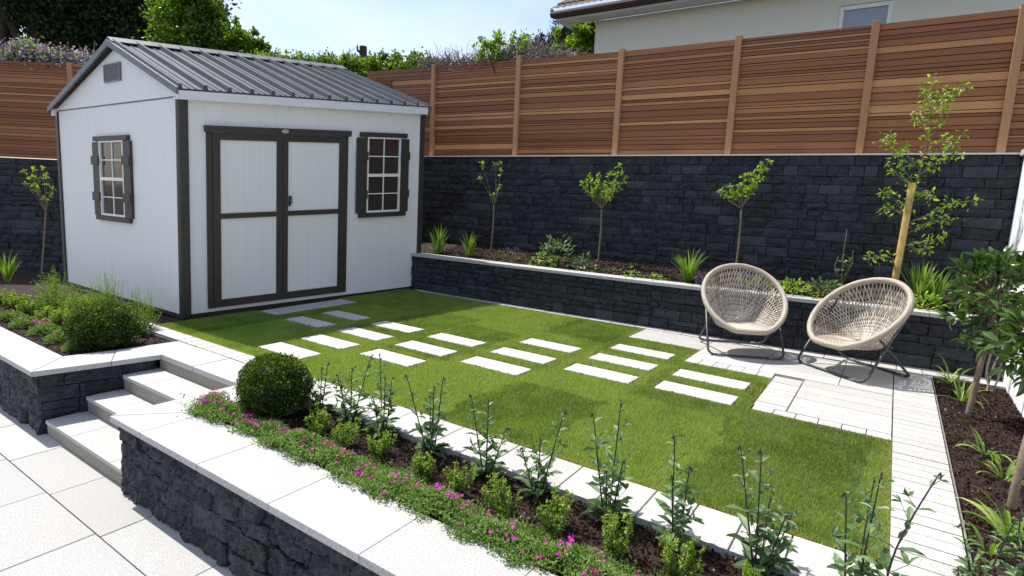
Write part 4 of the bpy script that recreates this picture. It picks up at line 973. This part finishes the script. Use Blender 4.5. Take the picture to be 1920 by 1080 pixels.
# staked feathered tree
YT = 7.1; b0 = onY(1680, 528, YT)
t = thing('feathered_tree', (b0[0], YT, .59), 'tall feathery young tree tied to a thick stake near the white wall', 'tree'); tr = MB(); lv = MB()
Bs = [[(1683, 525), (1694, 450), (1706, 380), (1722, 330), (1737, 270), (1745, 205), (1752, 138)], [(1738, 275), (1768, 215), (1790, 175), (1818, 158)], [(1730, 300), (1772, 285), (1812, 245)], [(1722, 330), (1765, 300), (1810, 292)],
      [(1745, 210), (1740, 180), (1728, 165)], [(1742, 220), (1765, 190), (1775, 165)], [(1740, 250), (1722, 222), (1725, 205)], [(1715, 348), (1685, 300), (1668, 258), (1655, 268)], [(1712, 356), (1680, 325), (1662, 300)],
      [(1700, 405), (1665, 390), (1645, 395)], [(1700, 410), (1670, 365), (1650, 362)], [(1698, 420), (1760, 395), (1790, 380), (1830, 378)], [(1696, 440), (1750, 415), (1795, 412)], [(1692, 460), (1740, 452), (1775, 440)],
      [(1688, 490), (1655, 480), (1625, 486)], [(1708, 380), (1740, 360), (1745, 375)], [(1735, 290), (1770, 262), (1790, 275)], [(1694, 455), (1722, 470), (1740, 462)], [(1725, 320), (1700, 290), (1695, 275)]]
for i, bpx in enumerate(Bs):
    j = 0 if i == 0 else rng.uniform(-.3, .25); pts = np.array([onY(a, b_, YT + j * k / (len(bpx) - 1)) for k, (a, b_) in enumerate(bpx)]); pts = smooth_path(pts, 7)
    tube(tr, pts, np.linspace(.011 if i == 0 else .0045, .0018, len(pts)), 5)
    Ls = np.linalg.norm(np.diff(pts, axis=0), axis=1).sum(); m_ = int(Ls * (100 if i else 60)); tt = rng.uniform(.3 if i == 0 else .22, 1, m_); P = pts[np.clip((tt * (len(pts) - 1)).astype(int), 0, len(pts) - 1)] + rdir(m_) * .02
    tw = rdir(m_, .1) * rng.uniform(.0, .055, m_)[:, None]; leaves(tr, P, tw, rdir(m_), np.linalg.norm(tw, axis=1), .003, .5, TG)
    leaves(lv, P + tw, unit(tw + rdir(m_) * .02) + [0, 0, -.1], rdir(m_, 1.5), rng.uniform(.032, .058, m_), rng.uniform(.018, .026, m_), rng.uniform(.05, 1, m_), T8)
tr.build('trunk', 'bark', t, smooth=True); lv.build('crown', 'bright', t)
mb = MB(); tube(mb, [onY(1677, 532, YT - .08), onY(1711, 343, YT - .08)], .032, 12); tag(mb.build('tree_stake', 'stake', origin=onY(1677, 532, YT - .08)), 'thick round yellow-brown wooden stake holding the feathery tree', 'stake')
def iris(u, v, Y, hpx, n, spread, label, wd=.016, z=None, group='strap-leaved clumps in the back bed', mat='blade', name='iris_clump'):
    b_ = onY(u, v, Y); 
    if z is None: b_[2] = zb(Y)
    else: b_[2] = z
    h = hpx / FPX * depth_of(b_); t = thing(name, b_, label, 'plant', group); mb = MB()
    for i in range(3): straps(mb, b_ + np.array([rng.uniform(-1, 1), rng.uniform(-1, 1), 0]) * h * .12, n // 3, h * 1.12, wd * 1.25, spread, (.15, 1), .35)
    mb.build('foliage', mat, t); return t
iris(817, 474, 6.62, 52, 46, .24, 'upright strap-leaved clump in the back bed right beside the shed')
iris(881, 475, 6.72, 44, 30, .24, 'small upright strap-leaved clump left of the first young tree in the back bed')
iris(1290, 515, 6.7, 60, 66, .4, 'wide arching strap-leaved clump left of the left wicker chair, in the back bed', .02)
iris(1716, 552, 6.95, 76, 44, .34, 'strap-leaved clump right behind the stake of the feathery tree', .022)
iris(1748, 556, 6.85, 70, 40, .26, 'strap-leaved clump between the stake and the bay tree, in the back bed', .022)
b_ = at(14, 528, 8.6); t = thing('iris_clump', b_, 'strap-leaved clump at the far left edge in front of the dark wall', 'plant', 'strap-leaved clumps in the back bed'); mb = MB(); straps(mb, b_, 30, .5, .028, .35, (.3, 1), .35); mb.build('foliage', 'blade', t)
def bed_clump(u, v, Y, wpx, hpx, n, lf, label, mat='hellebore', **k):
    b_ = bedpt(u, v, Y); d = depth_of(b_) / FPX; clump(b_, wpx * d * .6, hpx * d * 1.25, int(n * 1.4), label, mat, lf, **k)
bed_clump(1045, 492, 6.75, 62, 44, 120, .075, 'largest leafy plant in the back bed, left of the round-headed young tree')
bed_clump(1018, 492, 6.62, 40, 20, 60, .05, 'low bright leafy plant left of the largest leafy plant in the back bed', 'bright')
bed_clump(1097, 500, 6.6, 36, 26, 42, .06, 'small grey-green leafy plant beside the round-headed tree stem')
bed_clump(1080, 512, 6.5, 22, 10, 16, .04, 'tiny seedling at the coping below the small grey-green plant')
bed_clump(1150, 500, 6.7, 40, 7, 26, .035, 'flat creeping seedling right of the round-headed tree stem', 'mat_leaf')
bed_clump(1187, 519, 6.5, 34, 14, 55, .035, 'low round seedling patch by the coping, left one of a pair', 'bright')
bed_clump(1229, 523, 6.52, 32, 13, 50, .035, 'low round seedling patch by the coping, right one of a pair', 'bright')
bed_clump(1180, 498, 6.95, 20, 8, 16, .04, 'tiny pale seedling near the dark wall above the seedling pair')
bed_clump(934, 487, 6.55, 36, 20, 160, .018, 'low brownish heather tuft right of the first young tree', 'heather', tpl=T4)
bed_clump(972, 496, 6.5, 36, 22, 160, .018, 'low brownish heather tuft beside the violet flowers', 'heather', tpl=T4)
bed_clump(958, 482, 6.7, 30, 16, 60, .03, 'violet-flowered plant between two heather tufts in the back bed', 'mat_leaf', name='violet_plant', fl=.016, nfl=26, flmat='violet')
bed_clump(1322, 522, 6.5, 34, 16, 60, .03, 'violet-flowered plant just left of the left wicker chair rim', 'mat_leaf', name='violet_plant', fl=.016, nfl=24, flmat='violet')
bed_clump(1395, 520, 6.72, 40, 20, 60, .03, 'violet-flowered plant seen through the left wicker chair back', 'mat_leaf', name='violet_plant', fl=.016, nfl=24, flmat='violet')
bed_clump(1428, 520, 6.8, 34, 20, 60, .04, 'light green leafy plant behind the upper rim of the left wicker chair', 'bright')
bed_clump(1487, 537, 6.68, 72, 22, 130, .045, 'bright low spreading plant between the two wicker chairs in the back bed', 'bright')
bed_clump(1548, 545, 6.7, 70, 28, 90, .055, 'grey-green leafy plant left of the right wicker chair rim')
bed_clump(1738, 577, 6.68, 42, 26, 70, .05, 'light green low plant at the coping right of the right wicker chair', 'bright')
bed_clump(795, 468, 6.6, 20, 14, 20, .05, 'tiny leafy plant half hidden behind the shed corner', 'hellebore')
b_ = bedpt(1578, 535, 7.0); t = thing('spindly_shrub', b_, 'spindly dark-leaved shrub with one bare stem against the slate wall between the chairs', 'shrub'); mb = MB(); lv = MB()
for bp in ([(1578, 535), (1580, 490), (1588, 430)], [(1578, 535), (1565, 505), (1572, 480)], [(1578, 535), (1596, 495), (1600, 470)]):
    pts = smooth_path([onY(a, c_, 7.0) for a, c_ in bp], 5); tube(mb, pts, .0035, 4); m_ = 14; P = pts[rng.integers(2, len(pts) * 3 // 4, m_)]; leaves(lv, P, rdir(m_), rdir(m_, 1), .055, .03, rng.uniform(0, .8, m_), T8)
mb.build('stems', 'bark', t); lv.build('foliage', 'hellebore', t)

# ================================================================== RIGHT BED
def bay(name, base, pts, cen, r, n, label, lf=.1):
    t = thing(name, base, label, 'tree', 'bay trees in the right-hand bed'); mb = MB(); P = smooth_path(pts, 6); tube(mb, P, np.linspace(.021, .016, len(P)), 9)
    cen = np.array(cen); lv = MB(); ns = n // 9
    for i in range(ns):
        q = rdir(1, .2)[0]; rr = rng.uniform(.35, 1) ** .5; e_ = cen + q * rr * np.array(r) * (1 + .2 * frac(q, 2, 2)); s_ = cen + (e_ - cen) * .25
        tube(mb, [P[-1], s_ * .6 + P[-1] * .4, e_] if i % 3 == 0 else [s_, e_], .0035, 4); m_ = 9; D = unit(rdir(m_, .3) + q * .8)
        leaves(lv, e_ + D * .01 - q * rng.uniform(0, .07, m_)[:, None], D, rdir(m_, 1.3), lf * rng.uniform(.6, 1.1, m_), lf * .36, np.clip(rng.uniform(0, .7, m_) + .3 * (rr - .5), 0, 1), T8)
    mb.build('trunk', 'bark', t, smooth=True); lv.build('crown', 'bay', t)
T1 = gp(1815, 778, -.01); c1 = onY(1866, 560, T1[1] + .0)
bay('bay_tree', (T1[0], T1[1], -.02), [T1 - [0, 0, .03], onY(1832, 710, T1[1]), onY(1850, 640, T1[1]), c1 - [0, 0, .1]], c1, (.3, .3, .36), 900, 'bay tree on a brown leaning stem in the right bed, beside the wicker chair')
T2 = gp(1897, 950, -.01); c2 = onY(1985, 640, T2[1] + .25)
bay('bay_tree', (T2[0], T2[1], -.02), [T2 - [0, 0, .03], onY(1912, 880, T2[1]), onY(1940, 780, T2[1] + .1), c2 - [0, 0, .05]], c2, (.27, .32, .26), 650, 'nearer bay tree at the right picture edge, its leaning stem cut by the frame')
def lily(u, v, hpx, n, label, sp=.9, wd=.017, z=-.01):
    b_ = gp(u, v, z); h = hpx / FPX * depth_of(b_); t = thing('daylily', b_, label, 'plant', 'strap-leaved daylilies in the right-hand bed'); mb = MB(); straps(mb, b_, n, h, wd, sp, (.2, 1), .75, 7); mb.build('foliage', 'blade', t)
lily(1782, 716, 62, 16, 'daylily farthest back in the right bed, beside the pale paving strip', .8)
lily(1803, 750, 68, 18, 'daylily just behind the foot of the bay tree stem', .9)
lily(1848, 850, 62, 14, 'sparse daylily in the middle of the right bed', .9)
lily(1882, 896, 66, 16, 'daylily left of the cut-off stem at the right edge', .8)
lily(1895, 1010, 120, 20, 'large bright daylily at the lower right edge of the picture', .75, .022)
lily(1855, 1035, 80, 8, 'daylily with yellowing leaves left of the large one at the lower right', 1.1)
for i, (u, v, hp, l) in enumerate(((1835, 1095, 130, 'dark-stemmed salvia in the right bed, left of the large daylily'), (1905, 1120, 150, 'dark-stemmed salvia at the bottom right corner of the picture'), (1800, 1120, 75, 'low bushy salvia shoot at the bottom of the right bed'))):
    p = gp(u, v, -.02); salvia((p[0], p[1], -.03), hp / FPX * depth_of(p), l, 'dark-stemmed salvias in the right bed', 2, i * 2.1)
# climber by the white wall
b_ = gp(1855, 733, -.01); t = thing('climber', b_, 'pale bare-stemmed climber with mauve flowers at the foot of the white wall', 'plant'); mb = MB(); lv = MB()
for bp in ([(1850, 733), (1862, 690), (1885, 640), (1900, 590)], [(1858, 735), (1850, 700), (1862, 650)], [(1862, 732), (1875, 700), (1880, 655), (1895, 610)]):
    pts = smooth_path([onY(a, c_, b_[1] + rng.uniform(-.05, .1)) for a, c_ in bp], 6); tube(mb, pts, .008, 5, cap=False)
    for q in pts[6::3]: tube(mb, [q, q + rdir(1)[0] * .06], .002, 3)
for (a, c_) in ((1872, 640), (1890, 655), (1905, 665), (1900, 690), (1880, 620), (1910, 700)):
    q = onY(a, c_, b_[1] - .05) + rng.normal(size=(14, 3)) * .014; leaves(lv, q, rdir(14), rdir(14), .016, .012, rng.uniform(0, 1, 14))
mb.build('stems', 'twig', t); lv.build('flowers', 'mauve', t)

# ================================================================== BEYOND THE FENCES
def mass(name, label, cat, cents, n, lf, mat, dep_j=0, asp=.6, group=None, base=None, trunks=(), tone=(0, 1), tpl=T4, parts=('crown', 'trunk')):
    """crown of leaf clumps; cents = (u, v, depth, radius in m)"""
    C0 = [(at(u, v, d), r) for u, v, d, r in cents]; b_ = np.mean([c for c, r in C0], axis=0) if base is None else np.array(base)
    t = thing(name, (b_[0], b_[1], 0 if base is None else b_[2]), label, cat, group); w_ = np.array([r ** 2 for c, r in C0]); w_ = w_ / w_.sum(); mb = MB()
    for (c, r), ww in zip(C0, w_):
        k = int(n * ww)
        sub = c + rdir(max(3, k // 45)) * r * rng.uniform(.2, 1.02, (max(3, k // 45), 1)); s = rng.integers(0, len(sub), k)
        P = sub[s] + rng.normal(size=(k, 3)) * r * .17; hgt = (P[:, 2] - c[2]) / r
        leaves(mb, P, rdir(k), rdir(k, .8), lf * rng.uniform(.6, 1.3, k), lf * asp * rng.uniform(.8, 1.2, k), np.clip(rng.uniform(*tone, k) * .75 + .2 * rng.uniform(-1, 1, k), 0, 1), tpl)
    mb.build(parts[0], mat, t)
    if trunks:
        tb = MB()
        for pts, r0, r1 in trunks: p = smooth_path([at(*q) for q in pts], 5); tube(tb, p, np.linspace(r0, r1, len(p)), 7)
        tb.build(parts[1], 'darkbark', t)
    return t
D0 = 22.
mass('large_tree', 'large tree towering behind the fence at the top left, leaves coloured dark for shade', 'tree',
     [(-60, -60, D0, 2.2), (20, -70, D0, 2.2), (100, -60, D0, 2.2), (190, -60, D0, 2.3), (270, -40, D0, 2.2), (330, -30, D0 - 1, 2.0), (-40, 20, D0, 1.2), (20, 0, D0 + 1, 1.2), (90, 0, D0, 1.6), (160, 10, D0, 1.6), (230, 20, D0, 1.7), (300, 30, D0 - 1, 1.7),
      (110, 60, D0 + 1, 1.3), (170, 65, D0, 1.4), (240, 75, D0, 1.3), (300, 75, D0 - 1, 1.3), (120, -20, D0 + 3, 2.4), (220, -10, D0 + 3, 2.4), (130, 60, D0 + 3, 2), (230, 60, D0 + 3, 2), (300, 50, D0 + 2.5, 2), (350, 20, D0, 1.4), (350, -20, D0, 1.6), (375, 50, D0, 1.3), (395, 90, D0, 1.1), (-20, 75, D0 + 2, 1.), (70, 88, D0 + 2, .9), (350, 85, D0, 1.2)],
     70000, .2, 'far_leaf', trunks=[([(50, 200, D0), (62, 110, D0), (70, 50, D0), (60, -30, D0)], .4, .2), ([(60, 120, D0), (20, 40, D0), (-10, -40, D0)], .2, .1), ([(110, 200, D0 + 1), (115, 80, D0 + 1), (150, 0, D0 + 1)], .32, .15), ([(140, 120, D0), (135, 60, D0), (110, 10, D0)], .14, .07), ([(10, 150, D0), (5, 60, D0), (15, -20, D0)], .2, .1)], tone=(0, .8))
mass('large_tree', 'bright green tree rising behind the shed roof ridge, sunlight put into its leaf colour', 'tree',
     [(360, -15, D0 - 4, .9), (350, 40, D0 - 4, 1.0), (392, 30, D0 - 4, .45), (385, 60, D0 - 4, .8), (410, 60, D0 - 4.3, .42), (428, 50, D0 - 4, .3), (440, 85, D0 - 4.2, .6), (455, 66, D0 - 4.3, .34), (470, 88, D0 - 4.3, .42), (488, 84, D0 - 4.3, .2), (494, 98, D0 - 4.3, .22),
      (340, 95, D0 - 4, 1), (395, 100, D0 - 4, .9), (430, 110, D0 - 4, .8), (470, 112, D0 - 4, .5), (375, 8, D0 - 4.3, .35), (395, 10, D0 - 4.3, .16), (412, 32, D0 - 4.3, .2), (443, 42, D0 - 4.2, .12), (476, 62, D0 - 4.2, .12)],
     26000, .13, 'hedge_leaf', trunks=[([(390, 220, D0 - 4), (392, 120, D0 - 4), (380, 40, D0 - 4)], .25, .08)])  # lighter leaf colour stands in for sun on this edge of the crown
hd_ = [(u, 124 + (u - 480) * .03 + rng.uniform(-2, 2), (RC @ (onY(u, 115, 8.15) - EYE))[2], .29) for u in range(470, 818, 8)]
mass('hedge', 'long leafy green hedge along the top of the back fence, behind the shed roof', 'hedge', hd_, 27000, .062, 'hedge_leaf', asp=.75, parts=('foliage', 'stems'))
def twigs(name, label, path, n, mat, spread, ln):
    c = np.array(path); t = thing(name, (*c.mean(0)[:2], 3.4), label, 'climber'); mb = MB()
    for i in range(n):
        k = rng.uniform(0, len(c) - 1.001); j = int(k); p = c[j] * (1 - (k - j)) + c[j + 1] * (k - j) + rng.normal(size=3) * spread
        d = unit(rng.normal(size=3) * [1.3, 1, .7]); pts = [p]
        for s in range(4): d = unit(d + rng.normal(size=3) * .5); pts.append(pts[-1] + d * ln / 4)
        tube(mb, pts, [.006, .005, .004, .003, .0015], 3, rng.uniform(0, 1), cap=False)
    mb.build('twigs', mat, t); return t
vp = [onY(u, v, 7.85) for u, v in ((805, 130), (830, 120), (870, 120), (920, 116), (970, 111), (1010, 107), (1060, 106))]
t = twigs('dry_climber', 'tangled brown leafless climber on the back fence top, left of the cream house', vp, 1300, 'twig', np.array([.1, .12, .05]), .32)
mass('green_shrub', 'light airy green shrub poking up behind the brown climber', 'shrub', [(905, 95, 9, .18), (925, 88, 9, .2), (945, 82, 9, .2), (965, 85, 9, .2), (985, 92, 9, .2), (905, 72, 9, .07), (960, 70, 9, .1), (935, 98, 9, .25), (970, 100, 9, .25), (1000, 100, 9, .2), (895, 85, 9, .06)], 1700, .06, 'bright',
     trunks=[([(930, 140, 9), (915, 100, 9), (903, 68, 9)], .012, .004), ([(940, 140, 9), (955, 100, 9), (957, 66, 9)], .012, .004), ([(930, 140, 9), (930, 100, 9), (925, 80, 9)], .01, .004)], parts=('foliage', 'stems'))
mass('conifer', 'dark conifer between the green shrub and the cream house', 'tree', [(985, 82, 17, .22), (1000, 90, 17, .35), (1030, 85, 17, .4), (1055, 68, 17, .45), (1085, 60, 17, .5), (1065, 45, 17, .16), (1105, 45, 17, .4), (1075, 90, 17, .6), (1040, 105, 17, .6), (1110, 80, 17, .7), (978, 75, 17, .12), (1018, 74, 17, .14), (1040, 60, 17, .16), (1060, 54, 17, .12)],
     9000, .13, 'conifer', asp=.25, trunks=[([(1090, 200, 17), (1090, 90, 17), (1100, 30, 17)], .15, .04)])
mass('lime_tree', 'bright spring-green tree tucked against the corner of the cream house', 'tree', [(1048, 66, 13.5, .14), (1060, 92, 13.5, .3), (1085, 80, 13.5, .32), (1100, 62, 13.5, .26), (1108, 95, 13.5, .32), (1045, 92, 13.5, .18), (1095, 105, 13.5, .4), (1112, 52, 13.5, .2), (1112, 75, 13.5, .25)], 3600, .1, 'bright', asp=.7,
     trunks=[([(1090, 220, 13.5), (1090, 110, 13.5), (1100, 70, 13.5)], .06, .02)])
# wisteria over the left fence
def fl_(u, v, back): d = on_line(u, v); return d - np.array([lnrm[0], lnrm[1], 0]) * back
t = thing('wisteria', (*fl_(60, 105, .4)[:2], 2.5), 'mauve flowering climber spilling over the top of the left fence', 'climber'); mb = MB(); f2 = MB(); tw_ = MB()
for u in np.arange(-15, 195, 2.2):
    top = np.interp(u, [-15, 30, 60, 100, 140, 190], [92, 92, 100, 106, 110, 112]); c = fl_(u, top + 6, .35)
    k = 34 if u < 110 else 16; leaves(mb, c + rng.normal(size=(k // 2, 3)) * [.12, .12, .09], rdir(k // 2), rdir(k // 2), .09, .045, rng.uniform(0, 1, k // 2))
    k2 = int(48 * np.interp(u, [-15, 90, 195], [1.3, 1, .7])); leaves(f2, c + rng.normal(size=(k2, 3)) * [.11, .11, .1] + [0, 0, .03], rdir(k2), rdir(k2), .055, .045, rng.uniform(0, 1, k2))
    for _ in range(3): p = c + rng.normal(size=3) * .1; tube(tw_, [p, p + rdir(1)[0] * .25], .007, 3, cap=False)
for u, v in ((18, 80), (22, 86), (60, 92)): k = 60; leaves(mb, fl_(u, v, .4) + rng.normal(size=(k, 3)) * .09, rdir(k), rdir(k), .1, .05, rng.uniform(.4, 1, k))
mb.build('foliage', 'mat_leaf', t); f2.build('flowers', 'mauve', t); tw_.build('stems', 'twig', t)
# pale blue roof glimpsed between the fence and the shed
o1 = at(150, 104, 18); o2 = at(184, 99, 18); o3 = at(260, 130, 18); o4 = at(120, 116, 18)
t = thing('outbuilding', (o2[0], o2[1], 0), 'pale blue pitched roof glimpsed behind the left fence, beside the shed gable', 'building')
dv = unit(np.array([ray(180, 100)[0], ray(180, 100)[1], 0])); mb = MB(); fz = lambda p, d, dz=0: p + dv * d + [0, 0, dz]
V = [o4, at(120, 122, 18), at(260, 135, 18), o3, at(190, 98, 18)]; V = V + [fz(p, 4) for p in V]
mb.add(V, [(0, 1, 2, 3, 4), (9, 8, 7, 6, 5), (0, 4, 9, 5), (4, 3, 8, 9), (3, 2, 7, 8), (0, 5, 6, 1)]); mb.build('roof', 'blue_roof', t)
mb = MB(); a, b_ = at(125, 124, 18.3), at(255, 124, 18.3); q1 = [tuple(a[:2]), tuple(b_[:2]), tuple((b_ + dv * 3.4)[:2]), tuple((a + dv * 3.4)[:2])]; slab(mb, q1, PZ, min(at(120, 124, 18)[2], 4)); mb.build('wall', 'stucco', t)
# utility pole with its wire
dp = 26.; pb_ = at(681, 150, dp); pt = at(681, 87, dp); base = np.array([pt[0], pt[1], -.5])
t = thing('utility_pole', base, 'dark wooden utility pole with small cross arms rising above the hedge', 'pole')
mb = MB(); tube(mb, [base, [pt[0], pt[1], pt[2]]], [.2, .17], 10); mb.build('pole', 'darkbark', t)
sd_ = np.cross(dv, [0, 0, 1]); mb = MB(); tube(mb, [pt + sd_ * -.28 + [0, 0, -.22], pt + sd_ * .2 + [0, 0, -.42]], .055, 6); mb.build('cross_arm', 'darkbark', t)
mb = MB(); tube(mb, [pt + sd_ * -.05 + [0, 0, -.42], pt + sd_ * .3 + [0, 0, -.44]], .045, 6); mb.build('cross_arm', 'darkbark', t)
for k in (-.27, -.13): mb = MB(); tube(mb, [pt + sd_ * k + [0, 0, -.22], pt + sd_ * k + [0, 0, 0]], [.045, .03], 6); mb.build('insulator', 'black', t)
mb = MB(); a = pt + sd_ * -.27 + [0, 0, -.05]; e_ = at(420, 130, 40); n_ = 24; pts = [a * (1 - s) + e_ * s - np.array([0, 0, 1.2 * 4 * s * (1 - s)]) for s in np.linspace(0, 1, n_)]; tube(mb, pts, .013, 3); mb.build('wire', 'black', t)
